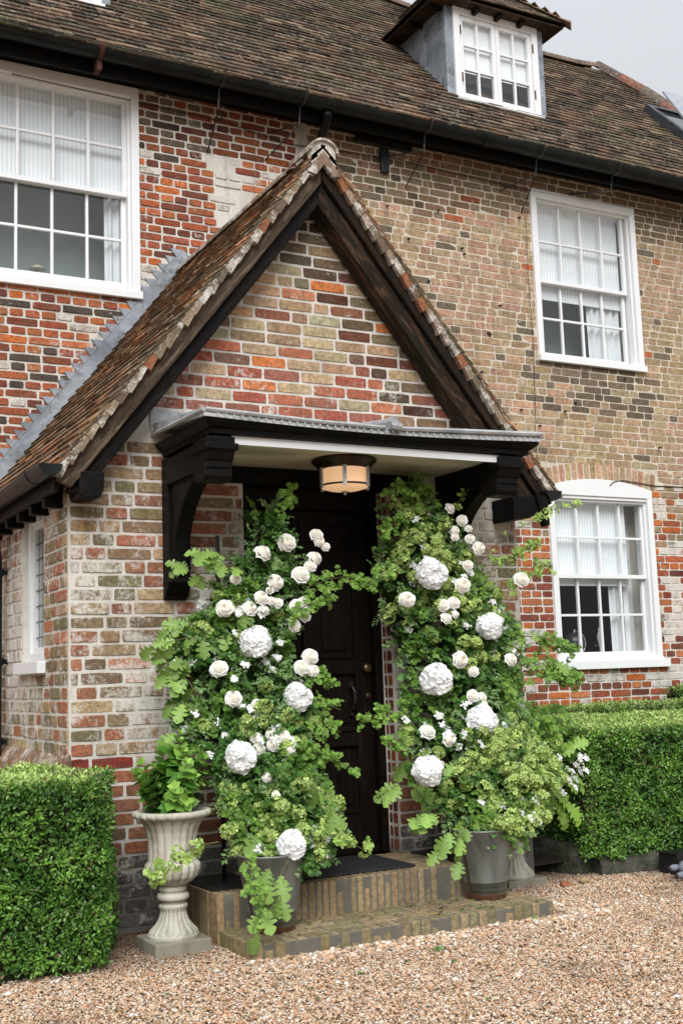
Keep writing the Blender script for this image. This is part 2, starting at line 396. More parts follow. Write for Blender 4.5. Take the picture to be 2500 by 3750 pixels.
mb = MB()
holes = [(w['o'][0]+.02, w['o'][1]-.02, w['o'][2]+.02, w['o'][3]-.02) for w in WINS.values()]
rectwall(mb, -1.5, 4.32, 0, 6.0, holes, YM, YM+.35, m=0)
rectwall(mb, 4.32, 10.4, 2.58, 6.0, holes, YM, YM+.35, m=2)
rectwall(mb, 4.32, 10.4, 0, 2.58, holes, YM, YM+.35, m=0)
mb.box((10.05, YM+.35, 0), (10.4, 6.4, 6.0)); mb.box((-1.5, YM+.35, 0), (-1.15, 6.4, 6.0)); mb.box((-1.15, 6.1, 0), (10.05, 6.4, 6.0))
def iv_common(z, iv):
    for w in WINS.values():
        o = w['o']
        if o[2]-.0 < z < o[3]: iv = cut(iv, o[0], o[1])
    if z < 2.98 and z > 1.28: iv = cut(iv, 6.70, 7.935) if z < 2.98 else iv
    if 1.29 < z < 1.39: iv = cut(iv, 6.68, 8.0)
    if 2.955 < z < 3.17: iv = cut(iv, 6.60, 8.04)
    if 5.94 < z: iv = cut(iv, 1.4, 3.02)
    if z < GZ-.1:
        hw = (GZ-z)/SLP - .05
        iv = cut(iv, GX-min(hw, 1.62) if z < 2.4 else GX-hw, GX+min(hw, 1.5) if z < 2.4 else GX+hw)
    return iv
rec = (0, YM, 0)
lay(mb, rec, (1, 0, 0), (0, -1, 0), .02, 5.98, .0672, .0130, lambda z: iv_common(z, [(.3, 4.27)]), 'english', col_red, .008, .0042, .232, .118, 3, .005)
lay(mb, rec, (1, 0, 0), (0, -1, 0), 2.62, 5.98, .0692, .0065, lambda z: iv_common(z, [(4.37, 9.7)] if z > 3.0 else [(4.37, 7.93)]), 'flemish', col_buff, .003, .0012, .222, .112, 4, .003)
lay(mb, rec, (1, 0, 0), (0, -1, 0), .9, 2.62, .0690, .0115, lambda z: iv_common(z, [(4.72, 9.7)]), 'english', col_redlow, .007, .003, .236, .119, 5, .003)
lay(mb, rec, (1, 0, 0), (0, -1, 0), 2.62, 2.98, .0690, .0115, lambda z: cut([(7.94, 9.7)], 6.6, 7.935), 'english', col_redlow, .007, .003, .236, .119, 6)
# flat and segmental soldier arches over the windows
nv = Vector((0, -1, 0))
for k in range(19):
    x = 6.665+k*.0725; a = (x-7.317)*.16; zc = arch_z(min(max(x, 6.72), 7.91))+.085
    u = Vector((math.cos(a), 0, -math.sin(a))); w = Vector((math.sin(a), 0, math.cos(a)))
    add_brick(mb, Vector((x, YM, zc)), u, w, nv, .031, .078, (*vary(rng.choice(BUFF), rng), .02), .004, .0012)
for k in range(18):
    x = 1.52+k*.083
    add_brick(mb, Vector((x, YM, 5.99)), Vector((1, 0, 0)), Vector((0, 0, 1)), nv, .036, .038, (*vary((.12, .075, .05), rng, .4), .1), .004, .002)
wall = P('wall', mb, [MORT_W, BRICK, MORT_B]); wall['label'] = 'red and buff brick front wall with pale lime mortar'
mb = MB(); mb.box((4.28, YM-.006, 5.0), (4.36, YM+.02, 5.98)); mb.box((4.25, YM-.004, 2.6), (4.355, YM+.018, 5.0))
P('mortar_seam', mb, mat_mortar('rough_render', (.40, .39, .36), (.50, .48, .44), (.2, .19, .16)))
# windows
def ring(mb, x0, x1, z0, z1, t, y0, y1, tb=None, tt=None):
    tb = tb or t; tt = tt or t
    mb.box((x0, y0, z0), (x0+t, y1, z1)); mb.box((x1-t, y0, z0), (x1, y1, z1))
    mb.box((x0+t, y0, z0), (x1-t, y1, z0+tb)); mb.box((x0+t, y0, z1-tt), (x1-t, y1, z1))
def wavy_curtain(x0, x1, z0, z1, y, n, amp=.018, gather=0):
    mb = MB(); K = n*8; rows = 6
    V = []
    for j in range(rows+1):
        t = j/rows; z = z1+(z0-z1)*t
        for i in range(K+1):
            s = i/K; x = x0+(x1-x0)*s+gather*t*(1-s)
            V.append((x, y+amp*math.sin(s*n*2*math.pi+.6*math.sin(t*3))*(1+.3*math.sin(s*9)), z))
    mb.v = V; mb.c = [(.5, .5, .5, 0)]*len(V)
    for j in range(rows):
        for i in range(K): a = j*(K+1)+i; mb.f.append((a, a+1, a+K+2, a+K+1)); mb.m.append(0)
    return mb
def sash_window(key, arch, room, blind_bottom, curtain, glass, label):
    w = WINS[key]; x0, x1, z0, z1 = w['o']; gx0, gx1, gz0, gz1 = w['g']; mid = w['mid']
    mb = MB(); a = .062
    mb.box((x0, YM-.022, z0), (x0+a, YM+.16, z1)); mb.box((x1-a, YM-.022, z0), (x1, YM+.16, z1))
    if arch:
        xs = [x0+(x1-x0)*k/14 for k in range(15)]
        loop = [(x, YM-.024, arch_z(x)) for x in xs] + [(x1, YM-.024, z1-.07), (x0, YM-.024, z1-.07)]
        mb.prism(loop, (0, .17, 0)); mb.box((x0+a, YM-.010, z1-.10), (x1-a, YM+.16, z1-.07))
    else:
        mb.box((x0+a, YM-.022, z1-a-.02), (x1-a, YM+.16, z1))
    mb.box((x0+a, YM-.018, z0), (x1-a, YM+.16, z0+.03))
    # inner bead
    ring(mb, x0+a, x1-a, z0+.03, z1-(.10 if arch else a+.02), .022, YM+.012, YM+.15)
    win = P('window', mb, WHITE, smooth=False, bev=.004); win['label'] = label
    def sash(name, za, zb, y, tbot, ttop, sl):
        mb = MB(); st = max(.03, gx0-(x0+a+.022)); sx0, sx1 = gx0-.034, gx1+.034
        mb.box((sx0, y, za), (gx0, y+.035, zb)); mb.box((gx1, y, za), (sx1, y+.035, zb))
        mb.box((gx0, y, za), (gx1, y+.035, za+tbot)); mb.box((gx0, y, zb-ttop), (gx1, y+.035, zb))
        for k in range(1, 4):
            x = gx0+(gx1-gx0)*k/4; mb.box((x-.0105, y+.003, za+tbot), (x+.0105, y+.033, zb-ttop))
        zm = (za+tbot+zb-ttop)/2
        for k in range(4):
            xa = gx0+(gx1-gx0)*k/4+(.0105 if k else 0); xb = gx0+(gx1-gx0)*(k+1)/4-(.0105 if k < 3 else 0)
            mb.box((xa, y+.005, zm-.0105), (xb, y+.031, zm+.0105))
        P(name, mb, WHITE, win, bev=.003)
        mb = MB(); mb.quadface([(gx0, y+.016, za+tbot), (gx1, y+.016, za+tbot), (gx1, y+.016, zb-ttop), (gx0, y+.016, zb-ttop)]); P('pane', mb, glass, win)
    sash('upper_sash', mid-.018, gz1+.035, YM+.045, .036, .035, 0)
    sash('lower_sash', gz0-.06, mid+.02, YM+.088, .06, .034, 0)
    mb = MB()
    if arch: mb.box((x0-.03, YM-.055, z0-.075), (x1+.06, YM+.02, z0)); mb.box((x0+.0, YM-.035, z0+.0), (x1, YM-.024, z0+.02))
    else: mb.box((x0-.005, YM-.045, z0-.005), (x1+.012, YM+.02, z0+.055))
    P('sill', mb, WHITE, win, bev=.004)
    # blind, curtain and the room behind
    mb = MB(); mb.box((gx0-.02, YM+.135, blind_bottom), (gx1+.02-(.14 if key == 'LR' else 0), YM+.140, gz1+.03)); mb.box((gx0-.02, YM+.132, blind_bottom-.03), (gx1+.02-(.14 if key == 'LR' else 0), YM+.145, blind_bottom-.001))
    P('blind', mb, BLIND, win)
    if curtain:
        wavy_curtain(curtain[0], curtain[1], gz0-.1, gz1+.05, YM+.175, curtain[2]).build('curtain', CURT, win, smooth=True)
    mb = MB(); bx0, bx1, bz0, bz1, by = gx0-.25, gx1+.35, gz0-.02, gz1+.2, YM+(.60 if room is ROOM_G else 1.6)
    y = YM+.355
    mb.quadface([(bx0, by, bz0), (bx1, by, bz0), (bx1, by, bz1), (bx0, by, bz1)]); mb.quadface([(bx0, y, bz0), (bx0, by, bz0), (bx0, by, bz1), (bx0, y, bz1)])
    mb.quadface([(bx1, y, bz0), (bx1, by, bz0), (bx1, by, bz1), (bx1, y, bz1)]); mb.quadface([(bx0, y, bz1), (bx1, y, bz1), (bx1, by, bz1), (bx0, by, bz1)])
    mb.quadface([(bx0, y, bz0), (bx1, y, bz0), (bx1, by, bz0), (bx0, by, bz0)])
    P('room_interior', mb, room, win)
    mb = MB(); mb.box((gx0-.05, YM+.16, gz0-.07), (gx1+.05, YM+.355, gz0-.045)); P('inner_sill', mb, WHITE, win)
    return win
sash_window('UL', False, ROOM_G, 5.13, (2.66, 2.86, 3), GLASS_H, 'white sash window high on the left under the gutter')
sash_window('UR', False, ROOM_G, 4.80, (7.45, 7.85, 5), GLASS_H, 'white sash window upstairs on the right')
sash_window('LR', True, ROOM_D, 2.09, (7.50, 7.66, 2), GLASS, 'white arched sash window on the ground floor')
mb = MB(); mb.box((7.70, 2.36, 1.40), (7.76, 2.40, 2.85)); mb.box((7.78, 2.47, 1.4), (7.98, 2.50, 2.9)); P('shutter', mb, WHITE)

# ------------------------------------------------------------------ roofs of plain tiles
def tiles(mb, o, U, V, N, L, gauge, rng_fn, w=.165, th=.013, lift=.012, pal=None, seed=1, jit=.004):
    rg = random.Random(seed); o = Vector(o); U = Vector(U); V = Vector(V).normalized(); N = Vector(N).normalized()
    rows = int(L/gauge)
    for r in range(rows+1):
        v = r*gauge
        for (a, b) in rng_fn(v):
            x = a-(w/2 if r % 2 else 0)
            while x < b:
                s, e = max(x, a), min(x+w-.003, b)
                if e-s > .02:
                    c = vary(rg.choice(pal), rg, .25); c = (*c, 0)
                    j = rg.uniform(-jit, jit); h = lift+rg.uniform(-.003, .005); tl = gauge*1.75; j *= .6; sk = rg.uniform(-.004, .004)
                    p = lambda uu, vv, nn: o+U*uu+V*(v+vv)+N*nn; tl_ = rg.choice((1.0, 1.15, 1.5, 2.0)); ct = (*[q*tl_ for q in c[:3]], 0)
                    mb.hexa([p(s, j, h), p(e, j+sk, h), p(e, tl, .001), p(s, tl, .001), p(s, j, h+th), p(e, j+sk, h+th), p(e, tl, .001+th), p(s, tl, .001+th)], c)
                    for q in (-8, -7, -4, -3): mb.c[q] = ct  # tail edges coloured lighter: painted catch of light, with some lichen
                x += w
TP_MAIN = [(.085, .058, .038), (.06, .044, .030), (.105, .066, .042), (.05, .038, .026), (.105, .066, .042), (.09, .072, .05), (.03, .024, .018), (.14, .10, .066), (.09, .055, .033)]
TH = R(47); ce, se = math.cos(TH), math.sin(TH); EY, EZ = 1.80, 6.05
def rp(x, v, n=0): return Vector((x, EY+ce*v-se*n, EZ+se*v+ce*n))
# ridge profile: slope length at each x; the right-hand hip leans outwards
rx = [-2.0, 5.6, 6.57, 6.96, 7.7, 8.45, 9.0, 9.42]; rv = [3.95, 4.0, 3.98, 3.80, 3.50, 3.30, 3.33, 3.45]
def ridge_v(x): return float(np.interp(x, rx, rv))
hipv = [-.1, .9, 2.0, 2.78, 3.45]; hipx = [10.15, 9.98, 9.85, 9.73, 9.42]
def rowrange(v):
    right = float(np.interp(v, hipv, hipx)); out = []; x = -1.6; cur = None
    while x <= right:
        ok = ridge_v(x) > v+.02
        if ok and cur is None: cur = x
        if not ok and cur is not None: out.append((cur, x)); cur = None
        x += .08
    if cur is not None: out.append((cur, right))
    return out
mb = MB()
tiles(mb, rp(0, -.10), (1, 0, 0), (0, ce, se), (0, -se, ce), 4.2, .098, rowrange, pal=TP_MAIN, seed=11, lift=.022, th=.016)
top = [rp(x, v-.01, -.004) for x, v in zip(rx, rv)]; hp = [rp(x, v, -.004) for x, v in zip(hipx, hipv)]
mb.quadface([rp(-2.0, -.1, -.004)] + hp[:4] + list(reversed(top)), (.05, .035, .02, 0))
back = [(9.42, 4.2, 8.6), (13.5, 6.0, 6.0), (10.15, 1.73, 5.97)]; mb.quadface([hp[4], hp[3], hp[2], hp[1], hp[0], (14.0, 3.0, 5.9), (13.2, 6.8, 5.9)], (.09, .055, .03, 0))
mb.quadface(list(top) + [(13.2, 6.8, 5.9), (-2.0, 6.9, 5.9)], (.09, .055, .03, 0))
roof = P('roof', mb, TILE); roof['label'] = 'mossy brown clay tile main roof'
# ridge and hip tiles
def ridge_run(pts, r, seglen, parent, name, pal, seed):
    rg = random.Random(seed); pts = [Vector(p) for p in pts]
    for k in range(len(pts)-1):
        a, b = pts[k], pts[k+1]; n = max(1, round((b-a).length/seglen)); d = (b-a)/n
        for i in range(n):
            mb = MB(); s = a+d*i; e = s+d*.985; t = d.normalized(); side = t.cross(Vector((0, 0, 1))).normalized(); upv = side.cross(t).normalized()
            c = (*vary(rg.choice(pal), rg, .2), 0); j = rg.uniform(-.006, .006)
            for (rr, off) in ((r, 0),):
                loop = []
                for q in range(9):
                    an = math.pi*q/8; loop.append((math.cos(an)*rr, math.sin(an)*rr*.9))
                for q in reversed(range(9)):
                    an = math.pi*q/8; loop.append((math.cos(an)*(rr-.016), math.sin(an)*(rr-.016)*.9))
                mb.prism([s+side*x+upv*(y+j-.02) for x, y in loop], e-s, c)
            mb.build(name, TILE, parent)
HP = [(.16, .10, .08), (.13, .10, .09), (.20, .10, .07), (.18, .13, .10)]
ridge_run([rp(x, v, .0) for x, v in zip(rx[1:], rv[1:])], .105, .42, house, 'ridge_tile', HP, 3)
ridge_run([rp(9.44, 3.47, .02), rp(9.73, 2.8, .02), rp(9.85, 2.0, .02), rp(9.98, .9, .02), rp(10.15, -.05, .02)], .12, .36, house, 'hip_tile', HP, 4)

# dormer (built once, copied for the one at the left edge)
def dormer(dx=0, dy=0, dz=0, first=None):
    X0, X1, Y0, ZB, ZT = 6.07, 7.06, 2.368, 6.63, 7.585
    roofz = lambda y: EZ+(y-EY)*math.tan(TH)
    mb = MB(); yb = EY+(ZT-EZ)/math.tan(TH)
    for (xa, xb) in ((5.995, 6.05), (7.08, 7.13)):
        mb.prism([(xa, Y0+.02, ZB-.06), (xa, yb, ZT), (xa, Y0+.02, ZT)], (xb-xa, 0, 0))
    mb.box((5.985, Y0-.005, ZB-.03), (6.068, Y0+.06, ZT)); mb.box((7.062, Y0-.005, ZB-.06), (7.14, Y0+.06, ZT))
    mb.box((5.985, 2.72, 7.0), (5.996, 2.745, ZT))
    mb.hexa([(5.9, Y0-.12, ZB-.115), (7.22, Y0-.12, ZB-.115), (7.22, Y0+.05, ZB-.0), (5.9, Y0+.05, ZB-.0), (5.9, Y0-.12, ZB-.108), (7.22, Y0-.12, ZB-.108), (7.22, Y0+.05, ZB+.007), (5.9, Y0+.05, ZB+.007)])
    d = mb.build('dormer', LEAD, house, bev=.004); d['label'] = 'dormer with grey lead cheeks and a hipped tile roof'
    mb = MB(); ring(mb, X0, X1, ZB, ZT, .07, Y0-.03, Y0+.06, .055, .075); mb.box((X0-.01, Y0-.06, ZB-.012), (X1+.02, Y0+.03, ZB+.03)); mb.build('window_frame', WHITE, d, bev=.004)
    gz0, gz1 = 6.735, 7.43
    for (a, b) in ((X0+.072, 6.562), (6.566, X1-.072)):
        mb = MB(); ring(mb, a, b, ZB+.057, ZT-.077, .042, Y0-.012, Y0+.03)
        xm = (a+b)/2; za, zb = ZB+.099, ZT-.119
        mb.box((xm-.010, Y0-.008, za), (xm+.010, Y0+.026, zb))
        for k in (1, 2):
            z = za+(zb-za)*k/3; mb.box((a+.042, Y0-.006, z-.010), (xm-.010, Y0+.024, z+.010)); mb.box((xm+.010, Y0-.006, z-.010), (b-.042, Y0+.024, z+.010))
        mb.build('casement', WHITE, d, bev=.003)
        mb = MB(); mb.quadface([(a+.042, Y0+.008, za), (b-.042, Y0+.008, za), (b-.042, Y0+.008, zb), (a+.042, Y0+.008, zb)]); mb.build('pane', GLASS_H, d)
    for z in (6.87, 7.35):
        for x in (X0+.066, X1-.072): mb = MB(); mb.box((x, Y0-.040, z-.045), (x+.010, Y0-.030, z+.045)); mb.build('hinge', RUST, d)
    mb = MB(); mb.box((X0+.08, Y0+.045, 6.97), (X1-.08, Y0+.049, 7.5)); mb.build('blind', simple('white_blind', (.88, .90, .92), (.80, .83, .86), .8, 0, 2, 0), d)
    mb = MB(); mb.box((X0+.02, Y0+.30, ZB), (X1-.02, Y0+.32, ZT)); mb.box((X0+.0, Y0+.07, ZB), (X0+.01, Y0+.3, ZT)); mb.box((X1-.01, Y0+.07, ZB), (X1, Y0+.3, ZT)); mb.build('room_interior', simple('pale_room', (.7, .73, .72), None, .9), d)
    # hipped roof
    ex0, ex1, ey, ez, cx = 5.80, 7.32, 2.20, 7.605, 6.56; pr = 1.0; rz = ez+(ex1-ex0)/2*pr; hy = ey+(ex1-ex0)/2
    yb = EY+(rz-EZ)/math.tan(TH)
    mb = MB(); pal = TP_MAIN[:5]; hw = (ex1-ex0)/2
    k = 1/math.sqrt(2)
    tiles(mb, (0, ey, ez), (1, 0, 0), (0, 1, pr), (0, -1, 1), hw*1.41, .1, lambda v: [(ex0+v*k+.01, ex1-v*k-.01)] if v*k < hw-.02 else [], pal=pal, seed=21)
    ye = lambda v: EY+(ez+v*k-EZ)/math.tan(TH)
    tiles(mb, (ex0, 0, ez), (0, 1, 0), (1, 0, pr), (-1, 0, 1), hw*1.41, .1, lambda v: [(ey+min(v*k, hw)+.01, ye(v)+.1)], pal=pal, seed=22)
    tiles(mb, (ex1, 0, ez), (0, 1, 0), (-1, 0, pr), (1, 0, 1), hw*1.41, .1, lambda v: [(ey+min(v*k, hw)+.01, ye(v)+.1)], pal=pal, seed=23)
    for p in ([(ex0, ey, ez), (ex1, ey, ez), (cx, hy, rz)], [(ex0, ey, ez), (cx, hy, rz), (cx, yb, rz), (ex0, ye(0)+.05, ez)], [(ex1, ey, ez), (ex1, ye(0)+.05, ez), (cx, yb, rz), (cx, hy, rz)]): mb.quadface(p, (.03, .02, .015, 0))
    dr = mb.build('dormer_roof', TILE, d)
    mb = MB(); rg = random.Random(5)
    for s in (1, -1):
        xe = ex1 if s > 0 else ex0
        for q in range(9):
            t = q/9; c = Vector((xe+(cx-xe)*t, ey+(hy-ey)*t, ez+(rz-ez)*t+.045)); dd = Vector((cx-xe, hy-ey, rz-ez)).normalized()
            sd_ = dd.cross(Vector((0, 0, 1))).normalized()
            mb.hexa([c-sd_*.085-dd*.05+Vector((0, 0, -.035)), c+sd_*.085-dd*.05+Vector((0, 0, -.035)), c+sd_*.06+dd*.12+Vector((0, 0, -.03)), c-sd_*.06+dd*.12+Vector((0, 0, -.03)), c-sd_*.02-dd*.06+Vector((0, 0, .02)), c+sd_*.02-dd*.06+Vector((0, 0, .02)), c+sd_*.02+dd*.12, c-sd_*.02+dd*.12], (*vary((.20, .13, .08), rg, .3), 0))
    mb.build('dormer_hip_tile', TILE, d)
    mb = MB()
    mb.box((ex0+.02, ey+.02, ez-.028), (ex1-.02, Y0+.06, ez-.012)); mb.box((ex0+.02, Y0+.06, ez-.028), (6.0, 3.2, ez-.012)); mb.box((7.13, Y0+.06, ez-.028), (ex1-.02, 3.2, ez-.012))
    mb.build('soffit', OAK_L, d)
    for x in (6.30, 6.56, 6.83):
        mb = MB(); mb.box((x-.022, ey+.06, ez-.075), (x+.022, Y0, ez-.028)); mb.build('rafter_foot', BLACK, d, bev=.004)
    for y in (2.40, 2.75):
        mb = MB(); mb.box((ex0+.05, y-.02, ez-.07), (6.0, y+.02, ez-.028)); mb.build('rafter_foot', BLACK, d, bev=.004)
    return d
d1 = dormer()
d2 = copy_tree(d1, house, (-4.37, .10, .115)); d2['label'] = 'left dormer of which only the white foot shows'
# skylight
mb = MB()
for (xa, xb, va, vb) in ((9.13, 9.19, .55, 1.95), (9.84, 9.90, .55, 1.95), (9.19, 9.84, .55, .61), (9.19, 9.84, 1.89, 1.95)):
    mb.hexa([rp(xa, va, .02), rp(xb, va, .02), rp(xb, vb, .02), rp(xa, vb, .02), rp(xa, va, .12), rp(xb, va, .12), rp(xb, vb, .12), rp(xa, vb, .12)])
skl = P('skylight', mb, simple('grey_metal_frame', (.05, .06, .07), (.10, .11, .12), .4, .6), bev=.004)
mb = MB(); mb.quadface([rp(9.19, .61, .09), rp(9.84, .61, .09), rp(9.84, 1.89, .09), rp(9.19, 1.89, .09)])
g = NT('skylight_glass', .08, 0, .8); g.base((.16, .20, .25)); mb.build('pane', g.mat, skl)
mb = MB(); mb.hexa([rp(9.24, 1.2, .15), rp(9.80, 1.2, .15), rp(9.80, 1.92, .28), rp(9.24, 1.92, .28), rp(9.24, 1.2, .17), rp(9.80, 1.2, .17), rp(9.80, 1.92, .30), rp(9.24, 1.92, .30)]); mb.build('vent_flap', simple('white_metal', (.5, .52, .55), None, .35, .5), skl)

# eaves: fascia, soffit, gutter, brackets
mb = MB(); mb.box((-1.6, 1.90, 5.87), (10.1, 1.925, 6.08)); mb.box((-1.6, 1.925, 5.96), (10.1, YM, 5.98)); P('fascia', mb, BLACK)
def half_pipe(mb, p0, p1, r, th=.006, end0=False, end1=False, seg=12):
    p0, p1 = Vector(p0), Vector(p1); t = (p1-p0).normalized(); s = t.cross(Vector((0, 0, 1))).normalized(); w = s.cross(t).normalized()
    loop = [(math.cos(math.pi*(1+q/seg))*r, math.sin(math.pi*(1+q/seg))*r) for q in range(seg+1)] + [(math.cos(math.pi*(2-q/seg))*(r-th), math.sin(math.pi*(2-q/seg))*(r-th)) for q in range(seg+1)]
    mb.prism([p0+s*x+w*y for x, y in loop], p1-p0)
    for fl, p, d in ((end0, p0, -1), (end1, p1, 1)):
        if fl: mb.prism([p+s*x*1.02+w*y*1.02 for x, y in loop[:seg+1]], t*d*.006)
mb = MB(); half_pipe(mb, (-1.6, 1.80, 6.045), (10.0, 1.80, 5.985), .085)
for x in (5.97, 9.0): half_pipe(mb, (x-.04, 1.80, 6.045-.06*(x+1.6)/11.6), (x+.04, 1.80, 6.044-.06*(x+1.6)/11.6), .092)
gutter = P('gutter', mb, GUT, smooth=False)
def gz_(x): return 6.045-.06*(x+1.6)/11.6
wires = {3.45: ((3.60, 5.84), (3.46, 5.53)), 4.16: ((4.0, 5.80), (3.97, 5.56)), 5.36: ((5.10, 5.80), (5.33, 5.56)), 6.56: ((6.35, 5.70), (6.58, 5.52)), 7.45: ((7.16, 5.80), (7.2, 5.82))}
for x, (a, b) in wires.items():
    z = gz_(x); mb = MB()
    half_pipe(mb, (x-.012, 1.80, z+.004), (x+.012, 1.80, z+.004), .094, .008)
    mb.tube([(x, 1.84, z-.08), (x+.002, 1.86, z-.16), (x, 1.87, z-.24)], .008, 6)
    mb.tube([(x, 1.87, z-.22), (a[0], YM-.01, a[1])], .006, 5); mb.tube([(x+.01, 1.87, z-.22), (b[0], YM-.01, b[1])], .006, 5)
    P('gutter_bracket', mb, IRON)
mb = MB(); half_pipe(mb, (2.455, 1.80, gz_(2.47)+.004), (2.49, 1.80, gz_(2.47)+.004), .094, .008); mb.box((2.455, 1.80, 5.86), (2.49, 1.90, 5.955)); P('gutter_strap', mb, RUST)
mb = MB(); mb.tube([(4.40, 1.82, 5.98), (4.41, 1.84, 5.90), (4.44, 1.93, 5.86), (4.42, 2.05, 5.74), (4.36, 2.11, 5.60), (4.32, 2.12, 5.3), (4.30, 2.12, 4.55)], .036, 10)
mb.tube([(4.40, 1.825, 5.93), (4.41, 1.84, 5.89)], .044, 10); P('downpipe', mb, GUT, smooth=True)
mb = MB(); mb.box((4.83, YM-.04, 5.88), (5.40, YM-.008, 5.94)); mb.box((5.075, YM-.038, 5.65), (5.155, YM-.006, 5.88)); P('wall_tie', mb, IRON, bev=.006)
mb = MB(); mb.tube([(7.42, YM-.03, 2.985), (7.46, YM-.028, 3.02), (7.60, YM-.012, 3.045), (8.0, YM-.012, 3.01), (8.6, YM-.012, 3.02), (9.6, YM-.012, 3.03)], .005, 5)
mb.tube([(6.63, YM-.014, 5.5), (6.62, YM-.014, 4.9), (6.635, YM-.012, 4.2), (6.60, YM-.014, 3.4), (6.61, YM-.012, 2.8)], .0028, 4, m=0)
mb.tube([(1.9, YM-.012, 5.86), (3.6, YM-.02, 5.82), (4.2, YM-.02, 5.74), (5.2, YM-.02, 5.80), (6.6, YM-.02, 5.76), (9.0, YM-.02, 5.80)], .004, 4); P('wall_cable', mb, IRON)
# iron vine eyes in the buff brickwork
rg = random.Random(44)
for k in range(46):
    x = rg.uniform(4.6, 8.4); z = rg.uniform(2.9, 5.5)
    if abs(x-GX) < (GZ-z)/SLP+.1 or (6.6 < x < 8.0 and (z > 4.05 or z < 3.25)): continue
    mb = MB(); mb.tube([(x, YM, z), (x+rg.uniform(-.006, .006), YM-.03, z-.004)], .009, 6); P('vine_eye', mb, IRON)

# ------------------------------------------------------------------ PORCH (part of the house)
DL, DR, DH = 2.762, 3.735, 2.44
mb = MB()
rectwall(mb, PL, PR, 0, 2.56, [(DL, DR, 0, DH+.13)], 0, .22, m=0)
mb.prism([(PL, 0, 2.56), (PR, 0, 2.56), (GX, 0, 2.56+(PR-GX)*SLP*1.02)], (0, .22, 0), m=0)
rectwall(mb, .22, YM, 0, 2.40, [(.52, 1.02, 1.46, 2.34)], PL, PL+.22, axis='y')
rectwall(mb, .22, YM, 0, 2.40, [], PR-.22, PR, axis='y')
def iv_front(z):
    if z < 2.44: return [(PL+.004, DL), (DR, PR-.004)]
    if z < 2.60: return [(PL+.02, 2.62), (3.92, PR-.02)]
    hw = (GZ-.1-z)/SLP; return [(GX-hw, GX+hw)]
lay(mb, (0, 0, 0), (1, 0, 0), (0, -1, 0), .03, 2.66, .0752, .0130, iv_front, 'flemish', col_porch, .006, .0028, .250, .128, 31, .003)
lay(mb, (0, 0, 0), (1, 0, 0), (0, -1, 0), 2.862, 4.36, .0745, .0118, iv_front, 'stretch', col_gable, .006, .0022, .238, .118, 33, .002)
ivs = lambda z: cut([(.01, YM)], .5, 1.04) if 1.38 < z < 2.36 else [(.01, YM)]
lay(mb, (PL, 0, 0), (0, 1, 0), (-1, 0, 0), .03, 2.34, .0752, .0130, ivs, 'flemish', col_porch, .006, .0028, .238, .122, 35)
lay(mb, (PR, 0, 0), (0, 1, 0), (1, 0, 0), .03, 2.40, .0752, .0130, lambda z: [(.01, YM)], 'flemish', col_porch, .006, .0028, .238, .122, 36)
lay(mb, (DR, 0, 0), (0, 1, 0), (-1, 0, 0), .26, 2.44, .0752, .013, lambda z: [(.004, .12)], 'english', lambda x, z, h, r: tuple(q*.6 for q in vary(r.choice(RED), r)) + (.1,), .004, .002, .13, .13, 37)  # reveal bricks darkened: shade of the jamb painted into their colour
pw = P('porch_wall', mb, [MORT_W, BRICK]); pw['label'] = 'patched brick walls of the gabled porch'
mb = MB(); rg = random.Random(3)
y = -.06
for k in range(22):       # sloping plinth bricks along the porch side
    ya = -.045+k*.1; mb.hexa([(PL-.07, ya, .80), (PL+.0, ya, .80), (PL+.0, ya+.094, .80), (PL-.07, ya+.094, .80), (PL-.065, ya, .865), (PL-.0, ya, .955), (PL-.0, ya+.094, .955), (PL-.065, ya+.094, .865)], (*vary((.20, .12, .075), rg, .3), .3))
mb.box((PL-.055, -.04, 0), (PL, YM, .80), m=1)
P('plinth', mb, [BRICK, MORT_W], bev=.006)
mb = MB(); mb.tube([(DR-.006, .118, .25), (DR-.004, .116, 1.2), (DR-.008, .118, 2.44)], .014, 6); P('mortar_fillet', mb, MORT_W)

# porch roof tiles
L = math.hypot(1, SLP); cs, sn = 1/L, SLP/L
pal_p = [(.20, .11, .06), (.15, .09, .05), (.12, .085, .05), (.24, .12, .06), (.09, .07, .045), (.17, .12, .08)]
YF = -.24; half = 1.66; SL_ = half*L
mb = MB()
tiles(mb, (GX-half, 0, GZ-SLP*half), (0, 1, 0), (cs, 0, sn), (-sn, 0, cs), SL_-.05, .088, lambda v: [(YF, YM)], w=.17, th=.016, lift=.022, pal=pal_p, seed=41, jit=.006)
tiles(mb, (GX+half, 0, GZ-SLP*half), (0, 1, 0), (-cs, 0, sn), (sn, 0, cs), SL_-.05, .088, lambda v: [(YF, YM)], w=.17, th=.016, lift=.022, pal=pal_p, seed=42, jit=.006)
for s in (-1, 1):
    mb.quadface([(GX+s*half, YF+.03, GZ-SLP*half), (GX, YF+.03, GZ), (GX, YM, GZ), (GX+s*half, YM, GZ-SLP*half)], (.04, .03, .02, 0))
proof = P('porch_roof', mb, TILE); proof['label'] = 'steep mossy tile roof of the porch'
mb = MB(); rg = random.Random(9)     # mortared undercloak along each verge
